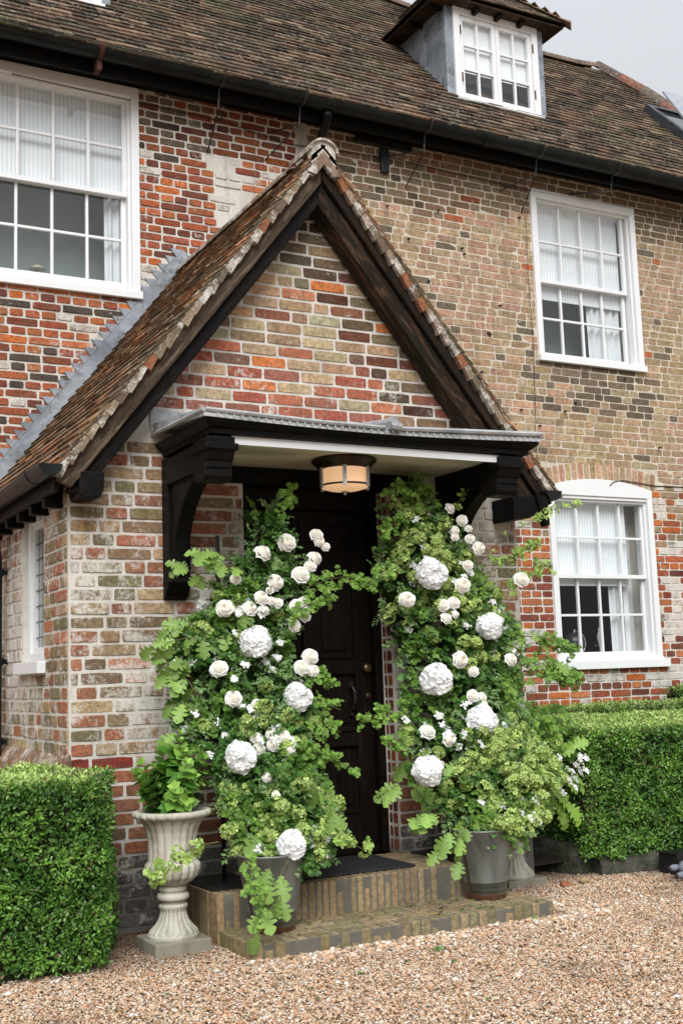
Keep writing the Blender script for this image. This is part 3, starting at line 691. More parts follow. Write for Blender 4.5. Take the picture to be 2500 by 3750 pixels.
for s in (-1, 1):
    v = .02
    while v < SL_-.1:
        ln = .088; a = Vector((GX+s*(half-cs*v), YF+.005, GZ-SLP*half+sn*v)); t = Vector((-s*cs, 0, sn)); n = Vector((s*sn, 0, cs)); d = rg.uniform(.040, .056) if s < 0 else rg.uniform(.042, .060)
        c = (*vary((.22, .165, .115), rg, .45), rg.uniform(.1, .42)) if rg.random() < .85 else (.26, .10, .05, .1)
        q = a-n*d; q2 = a+t*ln*.99-n*d*rg.uniform(.62, .8)
        mb.hexa([q, q2, q2+Vector((0, .14, 0)), q+Vector((0, .14, 0)), a+n*.012, a+t*ln*.96+n*.004, a+t*ln*.96+n*.004+Vector((0, .14, 0)), a+n*.012+Vector((0, .14, 0))], c)
        v += ln
P('verge_mortar', mb, BRICK)
mb = MB()
loop = [(math.cos(math.pi*q/10)*.098, math.sin(math.pi*q/10)*.085) for q in range(11)] + [(math.cos(math.pi*(10-q)/10)*.084, math.sin(math.pi*(10-q)/10)*.071) for q in range(11)]
for k in range(6):
    y0 = YF-.02+k*.41; q = 1 if k == 0 else .8; mb.prism([(GX+x*q, y0, GZ-.015+z*q) for x, z in loop], (0, .405 if k else .3, 0), (*vary((.20, .14, .10), rng), .3))
mb.prism([(GX+math.cos(math.pi*q/10)*.083, YF+.0, GZ-.015+math.sin(math.pi*q/10)*.070) for q in range(11)]+[(GX-.083, YF, GZ-.10), (GX, YF, GZ-.03), (GX+.083, YF, GZ-.10)], (0, .05, 0), (.36, .30, .23, .5))
mb.prism([(GX-.115, YF-.008, GZ-.155), (GX-.055, YF-.008, GZ-.165), (GX, YF-.008, GZ-.095), (GX+.055, YF-.008, GZ-.165), (GX+.115, YF-.008, GZ-.155), (GX, YF-.008, GZ-.008)], (0, .03, 0), (.22, .15, .11, .35))
P('porch_ridge_tile', mb, BRICK)
# barge boards and rafters; each board follows the roof slope
def board(name, s, y0, y1, off0, off1, v0, v1, mat, lab=None, top_trim=True):
    def pt(off, v, y): # off: distance below the tile plane (normal), v along slope from the eave
        return Vector((GX+s*(half-cs*v)-s*sn*off, y, GZ-SLP*half+sn*v-cs*off))
    def apex(off, y): # on the centre line
        return Vector((GX, y, GZ-off*L))
    lp = [pt(off0, v0, y0), apex(off0, y0), apex(off1, y0), pt(off1, v0+.02, y0)]
    mb = MB(); mb.prism(lp, (0, y1-y0, 0)); o = P(name, mb, mat, bev=.006)
    if lab: o['label'] = lab
    return o
def wood_slope(name, ang, dk=(.018, .013, .009), wm=(.13, .07, .04)):      # grain runs along the slope
    m = NT(name, .7, 0, .12); mp = m.t.nodes.new('ShaderNodeMapping'); mp.inputs['Rotation'].default_value = (0, ang, 0)
    mp.inputs['Scale'].default_value = (1, 1, 1); m.l(m.tc.outputs['Object'], mp.inputs[0])
    mp2 = m.t.nodes.new('ShaderNodeMapping'); mp2.inputs['Scale'].default_value = (1.2, 7, 9); m.l(mp.outputs[0], mp2.inputs[0])
    def nn(sc, det, dist=0):
        n = m.t.nodes.new('ShaderNodeTexNoise'); n.inputs['Scale'].default_value = sc; n.inputs['Detail'].default_value = det; n.inputs['Roughness'].default_value = .7
        n.inputs['Distortion'].default_value = dist; m.l(mp2.outputs[0], n.inputs['Vector']); return n.outputs[0]
    g, g2 = nn(2.0, 6, 1.2), nn(9, 5)
    c = m.mix(m.ramp(g, [(.48, 0), (.68, .85)]), dk, wm); c = m.mix(m.ramp(g2, [(.36, .85), (.5, 0)]), c, tuple(q*.35 for q in dk))
    m.base(c); m.bump(g2, .8, .008); return m.mat
WS_L, WS_R = wood_slope('rafter_oak_left', math.atan(SLP)), wood_slope('rafter_oak_right', -math.atan(SLP))
board('bargeboard', -1, -.20, -.165, .035, .122, .0, 0, wood_slope('barge_left', math.atan(SLP), (.06, .042, .028), (.20, .15, .10)), 'weathered brown outer board on the left slope')
board('rafter', -1, -.163, -.04, .122, .198, .02, 0, wood_slope('rafter_black_left', math.atan(SLP), (.006, .005, .0045), (.022, .015, .010)), 'black rafter under the left slope')
board('bargeboard', 1, -.20, -.165, .035, .100, .0, 0, wood_slope('barge_right', -math.atan(SLP), (.016, .011, .008), (.05, .03, .02)), 'narrow dark outer board on the right slope')
board('rafter', 1, -.163, -.02, .100, .205, .02, 0, WS_R, 'knotty oak rafter under the right slope')
# eaves gutters of the porch, fascia, wall-plate ends
for s, x in ((-1, 1.565), (1, 4.835)):
    mb = MB(); half_pipe(mb, (x, -.27, 2.455), (x, YM, 2.44), .062, .005, True, False)
    for y in (.02, .75, 1.5): half_pipe(mb, (x, y, 2.456), (x, y+.05, 2.456), .068, .006)
    P('porch_gutter', mb, GUT)
    mb = MB(); xa = 1.625 if s < 0 else 4.775; mb.box((xa-.012, -.16, 2.33), (xa+.012, YM, 2.46)); mb.box((min(xa, PL if s < 0 else PR), -.16, 2.385), (max(xa, PL if s < 0 else PR), YM, 2.40)); P('porch_fascia', mb, OAK_L if s > 0 else BLACK)
    for y in (.12, .42, .72, 1.02, 1.32, 1.62, 1.92):
        mb = MB(); xb = PL if s < 0 else PR; mb.box((min(xa, xb), y-.03, 2.28), (max(xa, xb), y+.03, 2.385)); P('rafter_foot', mb, BLACK, bev=.004)
mb = MB(); mb.prism([(1.875, -.20, 2.44), (1.87, -.20, 2.34), (1.85, -.20, 2.30), (1.76, -.20, 2.29), (1.735, -.20, 2.31), (1.735, -.20, 2.44)], (0, .195, 0)); P('wall_plate_end', mb, BLACK, bev=.008)
mb = MB(); mb.prism([(4.53, -.24, 2.41), (4.53, -.24, 2.26), (4.74, -.24, 2.29), (4.81, -.24, 2.37), (4.81, -.24, 2.43)], (0, .235, 0)); mb.prism([(4.70, -.26, 2.42), (4.76, -.26, 2.22), (4.80, -.26, 2.23), (4.79, -.26, 2.42)], (0, .05, 0)); P('wall_plate_end', mb, BLACK, bev=.006)
# lead soakers stepping up the main wall beside the porch roof
mb = MB(); tl = Vector((cs, 0, sn)); nl = Vector((-sn, 0, cs)); base = Vector((GX-half, YM-.016, GZ-SLP*half))
for k in range(37):
    v = -.35+k*.0853; a = base+tl*v; b = base+tl*(v+.0853)
    j = rng.uniform(-.006, .006)
    mb.prism([a+nl*.02, b+nl*.02, b+nl*.12, a+nl*.12], (0, .014, 0))
    mb.prism([a+nl*.118, b+nl*.118, b+nl*.118+Vector((-.100+j, 0, j*.5))], (0, .012, 0))
P('lead_flashing', mb, LEAD)
# side window of the porch
mb = MB(); ring(mb, .52, 1.02, 1.46, 2.34, .05, 0, .1)
mb.v = [(PL+.03+y, x, z) for (x, y, z) in mb.v]
side = P('side_window', mb, WHITE, bev=.004); side['label'] = 'small white leaded window in the porch side'
mb = MB(); mb.box((PL+.035, .57, 1.75), (PL+.06, .97, 1.78)); mb.box((PL+.035, .57, 2.0), (PL+.06, .97, 2.03)); ring(mb, .572, .968, 1.512, 2.288, .025, PL+.05, PL+.08)
mb2 = MB(); ring(mb2, .572, .968, 1.512, 2.288, .03, 0, .035); mb2.v = [(PL+.05+y, x, z) for (x, y, z) in mb2.v]
mb2.build('casement', WHITE, side)
mb = MB(); mb.box((PL+.066, .60, 1.54), (PL+.07, .94, 2.26)); mb.build('pane', GLASS, side)
mb = MB()
for k in range(8): mb.box((PL+.060, .60, 1.6+k*.095), (PL+.065, .94, 1.605+k*.095))
for k in range(3): mb.box((PL+.058, .68+k*.085, 1.54), (PL+.0595, .685+k*.085, 2.26))
mb.build('leading', IRON, side)
mb = MB(); mb.box((PL+.12, .5, 1.4), (PL+.13, 1.1, 2.36)); mb.build('room_interior', ROOM_D, side)
mb = MB(); mb.box((PL-.05, .47, 1.385), (PL+.09, 1.06, 1.455)); mb.build('sill', WHITE, side, bev=.004)
mb = MB(); mb.tube([(1.655, 1.42, .0), (1.655, 1.42, 2.1), (1.64, 1.40, 2.2), (1.60, 1.36, 2.32), (1.58, 1.34, 2.40)], .036, 10)
for z in (.95, 1.45, 2.02): mb.tube([(1.655, 1.42, z), (1.655, 1.42, z+.05)], .046, 10); mb.box((1.655, 1.415, z+.01), (PL, 1.425, z+.04))
P('downpipe', mb, GUT, smooth=False)

# lead-topped canopy over the door
CL, CR, CY = 2.215, 4.355, -.785
mb = MB(); n = 16
def sag(x): return -.026*math.sin(math.pi*(x-CL)/(CR-CL))
tops, = [[]]
for k in range(n):
    xa = CL+(CR-CL)*k/n; xb = CL+(CR-CL)*(k+1)/n; ja = rng.uniform(-.004, .004); 
    za, zb = 2.685+sag(xa), 2.685+sag(xb)
    mb.hexa([(xa, CY, za-.036), (xb, CY, zb-.036), (xb, -.002, 2.72), (xa, -.002, 2.72), (xa, CY+.008, za+.004+ja), (xb, CY+.008, zb+.004+ja), (xb, -.002, 2.765), (xa, -.002, 2.765)])
mb.tube([(3.33, CY-.012, 2.690), (3.33, CY+.3, 2.73), (3.33, -.02, 2.79)], .026, 10)
mb.tube([(3.33, CY-.018, 2.690), (3.33, CY+.02, 2.692)], .034, 10)
mb.tube([(3.30, CY-.02, 2.668), (3.37, CY-.02, 2.664)], .022, 8)
mb.tube([(CL+.01, CY+.002, 2.685), (2.9, CY-.004, 2.662), (3.28, CY-.004, 2.658)], .012, 6); mb.tube([(3.38, CY-.004, 2.660), (3.9, CY-.004, 2.678), (CR, CY-.004, 2.692)], .014, 6)
mb.tube([(CL-.002, CY, 2.682), (CL-.002, -.01, 2.70)], .012, 6)
mb.box((2.20, -.012, 2.72), (GX+1.42, -.004, 2.845))
for k in range(46):
    nx = CL+.07+k*.045; b0 = len(mb.v); mb.lathe([(.006, -.003), (.005, .002)], 6)
    mb.v[b0:] = [(nx+x, CY-.0115+z*1.5, 2.664+sag(nx)+y) for x, y, z in mb.v[b0:]]
can = P('canopy', mb, LEADL, bev=0); can['label'] = 'flat lead topped canopy over the front door'
def moulding(prof, x0, x1, m, name, label=None, ymax=-.002):
    """profile of (inset from the canopy edge, z) run round front and both ends"""
    mb = MB(); zt = prof[0][1]; zb = prof[-1][1]
    for k in range(len(prof)-1):
        (ia, za), (ib, zb_) = prof[k], prof[k+1]
        A = [(x0+ia, ymax, za), (x0+ia, CY+ia, za), (x1-ia, CY+ia, za), (x1-ia, ymax, za)]
        B = [(x0+ib, ymax, zb_), (x0+ib, CY+ib, zb_), (x1-ib, CY+ib, zb_), (x1-ib, ymax, zb_)]
        for q in range(3): mb.quadface([A[q], A[q+1], B[q+1], B[q]])
    for (ii, z) in (prof[0],):
        mb.quadface([(x0+ii, ymax, z), (x0+ii, CY+ii, z), (x1-ii, CY+ii, z), (x1-ii, ymax, z)])
    ii, z = prof[-1]; mb.quadface([(x0+ii, ymax, z), (x1-ii, ymax, z), (x1-ii, CY+ii, z), (x0+ii, CY+ii, z)])
    o = mb.build(name, m, can)
    return o
moulding([(.012, 2.647), (.014, 2.632), (.045, 2.605), (.055, 2.600), (.058, 2.575), (.085, 2.572), (.09, 2.556)], CL, CR, BLACK, 'cornice')
PLASTER = NT('aged_plaster', .8, 0, .2); pn = PLASTER.noise(2.2, 4, .6, (.7, 2.6, 1), 1.0)
PLASTER.base(PLASTER.mix(PLASTER.ramp(pn, [(.35, 0), (.7, 1)]), (.62, .60, .50), (.33, .32, .24))); PLASTER.bump(PLASTER.noise(9, 5), .2, .004)
mb = MB(); mb.box((2.34, -.69, 2.546), (4.12, -.03, 2.555)); mb.build('soffit', PLASTER.mat, can)
mb = MB(); mb.hexa([(2.40, -.70, 2.528), (4.10, -.70, 2.524), (4.10, -.692, 2.524), (2.40, -.692, 2.528), (2.40, -.70, 2.572), (4.10, -.70, 2.566), (4.10, -.692, 2.566), (2.40, -.692, 2.572)]); mb.build('white_trim', WHITE, can)
# brackets
def bracket(x0, lab):
    x1 = x0+.135; mb = MB()
    mb.box((x0, -.095, 1.90), (x1, -.004, 2.56)); mb.prism([(x0+.0, -.004, 1.90), (x0, -.095, 1.90), (x0, -.10, 1.86), (x0, -.05, 1.78), (x0, -.004, 1.76)], (x1-x0, 0, 0))
    br = mb.build('canopy_bracket', BLACK, can, bev=.006); br['label'] = lab
    mb = MB(); mb.box((x0-.006, -.70, 2.40), (x1-.004, -.095, 2.545)); br2 = mb
    # quarter-circle brace: concave inner edge
    loop = []; R_ = .50
    for k in range(13):
        a = math.pi/2*k/12; loop.append((x0+.02, -.12-R_+R_*math.cos(a)*1.0, 1.90+R_*math.sin(a)))
    loop = [(x0+.02, -.095, 1.92)] + loop + [(x0+.02, -.60, 2.41), (x0+.02, -.095, 2.41)]
    mb.prism(loop, (.09, 0, 0))
    mb.prism([(x0-.012, -.735, 2.56), (x0-.012, -.735, 2.50), (x0-.012, -.71, 2.44), (x0-.012, -.69, 2.43), (x0-.012, -.69, 2.36), (x0-.012, -.67, 2.335), (x0-.012, -.56, 2.335), (x0-.012, -.53, 2.36), (x0-.012, -.53, 2.56)], (.155, 0, 0))
    mb.box((x0-.025, -.745, 2.49), (x1+.025, -.52, 2.525))
    mb.build('brace', BLACK, can, bev=.006)
bracket(2.262, 'left curved black bracket under the canopy'); bracket(4.095, 'right curved black bracket under the canopy')
# lintel, door frame, door
mb = MB(); mb.box((2.62, -.03, 2.447), (3.92, .20, 2.555)); mb.box((2.62, .0, 2.556), (3.92, .12, 2.72)); P('lintel', mb, BLACK, bev=.006)
mb = MB(); mb.box((DL+.0, .10, .25), (DL+.075, .22, 2.447)); mb.box((DR-.062, .10, .25), (DR-.012, .22, 2.447)); mb.box((DL+.075, .10, 2.33), (DR-.062, .22, 2.447))
mb.box((DL+.075, .125, .25), (DR-.062, .2, .29)); dframe = P('door_frame', mb, DOORW, bev=.006)
dx0, dx1, dz0, dz1 = DL+.078, DR-.065, .295, 2.325
mb = MB(); ya = .155
mb.box((dx0, ya+.022, dz0), (dx1, ya+.05, dz1))
st = .115; cm = (dx0+dx1)/2
for (a, b) in ((dx0, dx0+st), (dx1-st, dx1), (cm-.05, cm+.05)): mb.box((a, ya, dz0), (b, ya+.0215, dz1))
rails = [(dz0, .42), (.44, .53), (.90, 1.00), (1.33, 1.44), (2.22, dz1)]
rails = [(dz0, .50), (.90, .99), (1.335, 1.43), (2.235, dz1)]
for (a, b) in rails:
    for (xa, xb) in ((dx0+st, cm-.05), (cm+.05, dx1-st)): mb.box((xa, ya+.001, a), (xb, ya+.0215, b))
door = P('door', mb, DOORW, bev=.005); door['label'] = 'black oak panelled front door'
for (xa, xb) in ((dx0+st, cm-.05), (cm+.05, dx1-st)):
    for (za, zb) in ((.50, .90), (.99, 1.335), (1.43, 2.235)):
        mb = MB(); i = .035
        if zb > 2: # arched head
            loop = [(xa+i, 0, za+i)] + [(xb-i, 0, za+i)] + [((xa+xb)/2+((xb-xa)/2-i)*math.cos(math.pi*k/10), 0, zb-i-.10+.10*math.sin(math.pi*k/10)) for k in range(11)]
            mb.prism([(x, ya+.010, z) for x, _, z in loop], (0, .012, 0))
        else: mb.box((xa+i, ya+.010, za+i), (xb-i, ya+.022, zb-i))
        mb.build('door_panel', DOORW, door, bev=.006)
for z in (.50, .99, 1.43, .90, 1.335):
    for (xa, xb) in ((dx0+st, cm-.05), (cm+.05, dx1-st)): mb = MB(); mb.box((xa, ya-.012, z-.012), (xb, ya+.001, z+.012)); mb.build('door_moulding', DOORW, door, bev=.003)
BRASS = simple('aged_brass', (.20, .14, .06), (.10, .07, .04), .35, .8)
mb = MB(); mb.lathe([(.012, -.05), (.012, -.03), (.024, -.028), (.03, -.012), (.026, 0), (.01, .004)], 16)
mb.v = [(3.62+x, ya-.03-z-.02, 1.355+y) for x, y, z in mb.v]; mb.build('door_knob', BRASS, door, smooth=True)
mb = MB(); mb.tube([(3.52, ya, 1.25), (3.52, ya-.03, 1.235), (3.52, ya-.05, 1.20), (3.52, ya-.05, 1.15), (3.52, ya-.03, 1.115), (3.52, ya, 1.10)], .009, 8); mb.box((3.505, ya-.006, 1.235), (3.535, ya, 1.28)); mb.box((3.507, ya-.006, 1.07), (3.533, ya, 1.11)); mb.build('pull_handle', IRON, door, smooth=False)
mb = MB(); mb.lathe([(.016, 0), (.016, .006), (.006, .009)], 14); mb.v = [(3.64+x, ya-z, 1.187+y) for x, y, z in mb.v]; mb.build('lock', BRASS, door)
# dark hall behind so nothing shows through
mb = MB(); mb.box((PL+.22, 1.2, 0), (PR-.22, 1.22, 2.4)); mb.box((DL-.1, .22, 0), (DL-.02, 1.2, 2.6)); P('hall_wall', mb, ROOM_D)
mb = MB(); mb.box((PL+.25, .25, 2.42), (PR-.25, YM, 2.44)); P('porch_ceiling', mb, ROOM_D)

# ------------------------------------------------------------------ doorbell, lantern
bell = empty('doorbell', (3.826, -.004, 1.491), 'round black doorbell with a white button on the brick beside the door', 'doorbell')
mb = MB(); mb.lathe([(.052, 0), (.050, .012), (.036, .022), (.030, .018), (.014, .020)], 24); mb.v = [(x, -z, y) for x, y, z in mb.v]; mb.build('back_plate', simple('black_gloss', (.01, .01, .011), None, .2), bell, smooth=True)
mb = MB(); mb.lathe([(.013, .018), (.013, .030), (.008, .035), (.001, .036)], 16); mb.v = [(x, -z, y) for x, y, z in mb.v]; mb.build('button', simple('white_china', (.75, .75, .73), None, .2), bell, smooth=True)
lan = empty('ceiling_lantern', (3.225, -.40, 2.546), 'round black and peach glass lantern glowing under the porch canopy', 'lantern')
BRZ = simple('bronze', (.022, .014, .010), (.05, .03, .02), .3, .6)
mb = MB(); mb.lathe([(.183, 0), (.188, -.008), (.186, -.02), (.170, -.030), (.160, -.045), (.150, -.052), (.148, -.060)], 48); mb.build('cap', BRZ, lan, smooth=True)
g = NT('peach_glass', .35, 0, .5); g.base((.75, .50, .30)); g.b.inputs['Emission Color'].default_value = (1.0, .60, .33, 1); g.b.inputs['Emission Strength'].default_value = .36
mb = MB(); mb.lathe([(.134, -.055), (.136, -.15), (.132, -.166), (.09, -.178), (.03, -.182), (.001, -.183)], 48, cap=False); mb.build('shade', g.mat, lan, smooth=True)
STEEL = simple('galvanised_strap', (.25, .25, .24), (.55, .55, .53), .5, .5, 80)
for k in range(6):
    a = R(60*k-118); mb = MB(); c, s = math.cos(a), math.sin(a); r = .147
    mb.hexa([(r*c-.011*-s, r*s-.011*c, -.172), (r*c+.011*-s, r*s+.011*c, -.172), ((r+.010)*c+.011*-s, (r+.010)*s+.011*c, -.172), ((r+.010)*c-.011*-s, (r+.010)*s-.011*c, -.172),
             (r*c-.011*-s, r*s-.011*c, -.055), (r*c+.011*-s, r*s+.011*c, -.055), ((r+.010)*c+.011*-s, (r+.010)*s+.011*c, -.055), ((r+.010)*c-.011*-s, (r+.010)*s-.011*c, -.055)])
    mb.build('strap', STEEL, lan)
mb = MB(); mb.lathe([(.138, -.150), (.146, -.150), (.146, -.160), (.137, -.160)], 48); mb.f = [f for f in mb.f if len(f) == 4]; mb.m = [0]*len(mb.f); mb.build('ring', BRZ, lan)
mb = MB(); mb.lathe([(.002, -.184), (.022, -.186), (.018, -.192), (.008, -.194), (.008, -.206), (.001, -.208)], 16, cap=False); mb.build('finial', STEEL, lan)

# ------------------------------------------------------------------ brick steps and mats
STP = [(.36, .27, .15), (.31, .23, .13), (.27, .20, .11), (.34, .23, .12), (.21, .18, .10), (.29, .19, .10), (.34, .27, .16)]
steps = empty('brick_steps', (3.2, -.5, 0), 'two shallow buff brick steps up to the dark front door', 'steps')
def step(x0, x1, y0, y1, z0, z1, name, label, seed, green, bw=(.038, .046)):
    rg = random.Random(seed); mb = MB(); ox, oy = 3.2, -.5
    mb.box((x0+.003-ox, y0+.0045-oy, z0), (x1-.012-ox, y1-oy, z1-.003), m=0)
    x = x0
    def cc(k=1): 
        c = vary(rg.choice(STP), rg, .1); c = tuple(.6*a+.4*b for a, b in zip(c, (.31, .235, .135)))
        if green and rg.random() < .5: c = tuple(a*.65+b*.35 for a, b in zip(c, (.10, .13, .05)))
        return (*[q*k for q in c], .03)
    while x < x1-.03:                      # bricks on edge along the front, header face forward
        w = min(rg.uniform(*bw), x1-x); j = rg.uniform(-.004, .004); t = rg.uniform(-.002, .002)
        p = [(x+.002, y0+j, z0-.02), (x+w-.006, y0+j+t, z0-.02), (x+w-.006, y0+.112, z0-.02), (x+.002, y0+.112, z0-.02), (x+.002, y0+j+.004, z1+t), (x+w-.006, y0+j+.004, z1-t), (x+w-.006, y0+.112, z1), (x+.002, y0+.112, z1)]
        mb.hexa([(a-ox, b-oy, c) for a, b, c in p], cc(), 1); x += w
    y = y0+.118; row = 0
    while y < y1-.02:                      # paving behind the nosing
        x = x0-(.11 if row % 2 else 0)
        while x < x1:
            s, e = max(x, x0), min(x+.218, x1)
            if e-s > .03:
                p = [(s, y, z0), (e-.007, y, z0), (e-.007, y+.099, z0), (s, y+.099, z0), (s, y, z1-.001+rg.uniform(-.0015, .0015)), (e-.007, y, z1), (e-.007, y+.099, z1-.001), (s, y+.099, z1+rg.uniform(-.0015, .0015))]
                mb.hexa([(a-ox, b-oy, c) for a, b, c in p], cc(1.08), 1)
            x += .224
        y += .104; row += 1
    o = mb.build(name, [mat_mortar(name+'_mortar', (.42, .38, .29), (.56, .52, .42), (.24, .21, .14)), BRICK], steps, bev=.005); o['label'] = label
step(2.325, 4.09, -1.0, -.585, -.02, .075, 'step', 'low worn bottom step edged with mossy bricks', 51, True, (.052, .062))
step(2.315, 4.10, -.58, -.004, .0, .25, 'step', 'upper step with a front of upright bricks', 52, False)
def mat_rubber():
    m = NT('ribbed_rubber', .75, 0, .3); w = m.t.nodes.new('ShaderNodeTexWave'); w.inputs['Scale'].default_value = 28; w.inputs['Distortion'].default_value = 5; w.inputs['Detail Scale'].default_value = 3
    m.l(m.tc.outputs['Object'], w.inputs[0]); m.base(m.mix(m.ramp(w.outputs[0], [(.55, 0), (.8, 1)]), (.012, .013, .014), (.05, .052, .055))); m.bump(w.outputs[0], .6, .01); return m.mat
mb = MB(); mb.box((-.36, -.26, 0), (.36, .26, .014)); o = mb.build('door_mat', mat_rubber(), None, loc=(3.17, -.245, .2515), bev=.004); tag(o, 'black ribbed rubber mat lying on the top step at the door', 'door mat')

# ------------------------------------------------------------------ GROUND
def mat_ground():
    m = NT('gravel_ground', .95, 0, .2); v = m.t.nodes.new('ShaderNodeTexVoronoi'); v.inputs['Scale'].default_value = 62; v.inputs['Randomness'].default_value = 1
    m.l(m.tc.outputs['Object'], v.inputs['Vector'])
    c = m.ramp(v.outputs['Color'], [(.1, (.17, .10, .06)), (.35, (.30, .19, .12)), (.6, (.38, .27, .18)), (.85, (.46, .39, .31)), (1, (.5, .47, .43))])
    d = m.ramp(m.noise(1.4, 5, .65), [(.45, 0), (.7, .55)]); c = m.mix(d, c, (.13, .09, .055))
    m.base(c); m.bump(v.outputs['Distance'], .9, .012); return m.mat
G = MB(); S = 60
G.quadface([(-S, -S, -.012), (S+20, -S, -.012), (S+20, S, -.012), (-S, S, -.012)])
gr = G.build('ground', mat_ground()); tag(gr, 'pale brown gravel forecourt', 'ground', None, 'structure')
def mat_pebble():
    m = NT('pebble', .75, 0, .3); a = m.attr(); m.base(m.mix(.6, a.outputs['Color'], m.ramp(m.noise(90, 3), [(.3, .6), (.7, 1.3)]), 'MULTIPLY')); return m.mat
PEB = mat_pebble()
nr = np.random.default_rng(12)
ICO = []
phi = (1+5**.5)/2
for a, b in ((1, phi), (-1, phi), (1, -phi), (-1, -phi)): ICO += [(0, a, b), (a, b, 0), (b, 0, a)]
ICO = np.array(ICO)/np.linalg.norm(ICO[0])
FAC = []
dm = np.linalg.norm(ICO[:, None]-ICO[None], axis=2); el = np.min(dm[dm > .01])*1.05
for i in range(12):
    for j in range(i+1, 12):
        for k in range(j+1, 12):
            if dm[i, j] < el and dm[j, k] < el and dm[i, k] < el:
                n_ = np.cross(ICO[j]-ICO[i], ICO[k]-ICO[i]); FAC.append((i, j, k) if n_.dot(ICO[i]) > 0 else (i, k, j))
FAC = np.array(FAC)
PP = 1.14*np.array([(.46, .31, .19), (.54, .38, .25), (.38, .22, .12), (.55, .44, .33), (.60, .54, .46), (.50, .33, .20), (.56, .42, .29), (.42, .27, .16), (.52, .34, .22), (.33, .24, .17), (.46, .24, .15), (.24, .15, .09), (.52, .40, .28), (.66, .63, .58), (.40, .33, .27)])
def rotz(M, a):
    c, s = np.cos(a), np.sin(a); Rm = np.zeros((len(a), 3, 3)); Rm[:, 0, 0] = c; Rm[:, 0, 1] = -s; Rm[:, 1, 0] = s; Rm[:, 1, 1] = c; Rm[:, 2, 2] = 1
    return np.einsum('nij,nkj->nki', Rm, M)
def pebbles(name, XY, size, mats=PEB, z=0, pal=PP, dirt=None):
    n = len(XY); V = np.repeat(ICO[None], n, 0)*(1+nr.uniform(-.18, .18, (n, 12, 1)))
    sc = np.stack([nr.uniform(.8, 1.35, n), nr.uniform(.65, 1.0, n), nr.uniform(.4, .75, n)], 1)*size[:, None]
    V = rotz(V*sc[:, None], nr.uniform(0, 6.28, n)); V[:, :, 0] += XY[:, 0, None]; V[:, :, 1] += XY[:, 1, None]; V[:, :, 2] += z+(nr.uniform(-.4, .5, n)*size)[:, None]
    c = pal[nr.integers(0, len(pal), n)]*nr.uniform(.82, 1.12, (n, 1))
    if dirt is not None: c = c*(1-dirt[:, None])+np.array([.10, .06, .035])*dirt[:, None]
    F = (FAC[None]+(np.arange(n)*12)[:, None, None]).reshape(-1, 3)
    return np_mesh(name, V.reshape(-1, 3), [F], np.repeat(c, 12, 0), mats)
def scatter(n, x0, x1, y0, y1): return np.stack([nr.uniform(x0, x1, n), nr.uniform(y0, y1, n)], 1)
# visible apron of gravel, finest near the camera
A = scatter(260000, .3, 7.2, -3.3, .9)
ax = A[:, 0]*math.cos(YAW)-(A[:, 1]+6.3)*math.sin(YAW); az = A[:, 0]*math.sin(YAW)+(A[:, 1]+6.3)*math.cos(YAW)
keep = (np.abs(ax/az) < .36) & (az > 3.7)
keep &= ~((A[:, 0] > 2.34) & (A[:, 0] < 4.08) & (A[:, 1] > -.99)); keep &= ~((A[:, 0] > PL-.05) & (A[:, 0] < PR) & (A[:, 1] > 0))
keep &= ~((A[:, 0] > 5.15) & (A[:, 1] > -.10)); keep &= ~((A[:, 0] < 1.5) & (A[:, 1] > -.6))
A = A[keep]
nse = np.array([mnoise.noise(Vector((x*1.6, y*1.6, 0))) for x, y in A]); nse2 = np.array([mnoise.noise(Vector((x*6, y*6, 3))) for x, y in A])
nearb = np.clip(1-np.minimum(np.abs(A[:, 1]+1.0)+(A[:, 0] > 4.1)*3, np.hypot(np.maximum(A[:, 0]-2.4, 0)*.6, A[:, 1]+.25))/.5, 0, 1)*0
dirt = np.clip(nse*1.0+nse2*.5-.22, 0, .5)
wallside = np.clip((A[:, 1]+.35)/.5, 0, .75); dirt = np.clip(dirt+wallside+np.clip((A[:, 0]-1.5)/.2, 0, 1)*np.clip((2.35-A[:, 0])/.2, 0, 1)*np.clip((A[:, 1]+.9)/.5, 0, .5), 0, .85)
gv = pebbles('gravel', A, nr.uniform(.0042, .0074, len(A))*(1+(nr.random(len(A)) < .03)*1.0), dirt=dirt); tag(gv, 'loose buff and orange gravel stones', 'gravel', None, 'stuff')
B_ = scatter(420, 2.3, 4.4, -1.16, -1.0); B_[:, 1] += (B_[:, 0]-2.3)*0; B2 = scatter(160, 4.08, 4.5, -1.1, -.7); B_ = np.concatenate([B_, B2])
pv = pebbles('gravel', B_, nr.uniform(.010, .021, len(B_)), pal=PP[[0, 3, 4, 9, 8, 6]]); tag(pv, 'larger pale pebbles gathered along the bottom step', 'pebbles', None, 'stuff')
def stone(loc, s, colr, label, name='stone', cat='stone'):
    mb = MB(); rg = random.Random(int(loc[0]*100)); 
    mb.v = [tuple(Vector(p)*1.0*(1+rg.uniform(-.15, .15))*s for p in [q])[0] for q in ICO]; mb.v = [(x*1.3, y*.9, z*.7) for x, y, z in mb.v]; mb.c = [(*colr, 0)]*12
    mb.f = [tuple(f) for f in FAC]; mb.m = [0]*len(mb.f); o = mb.build(name, PEB, None, True, loc); sb = o.modifiers.new('s', 'SUBSURF'); sb.levels = 2; sb.render_levels = 2; tag(o, label, cat); return o
stone((4.82, -.36, .02), .038, (.34, .25, .13), 'ochre fist-sized stone on the gravel near the mossy edging')
mb = MB(); mb.hexa([(-.05, -.03, 0), (.06, -.02, 0), (.05, .03, 0), (-.04, .025, 0), (-.045, -.02, .025), (.03, -.02, .02), (.03, .02, .028), (-.03, .02, .03)], (.36, .13, .07, 0))
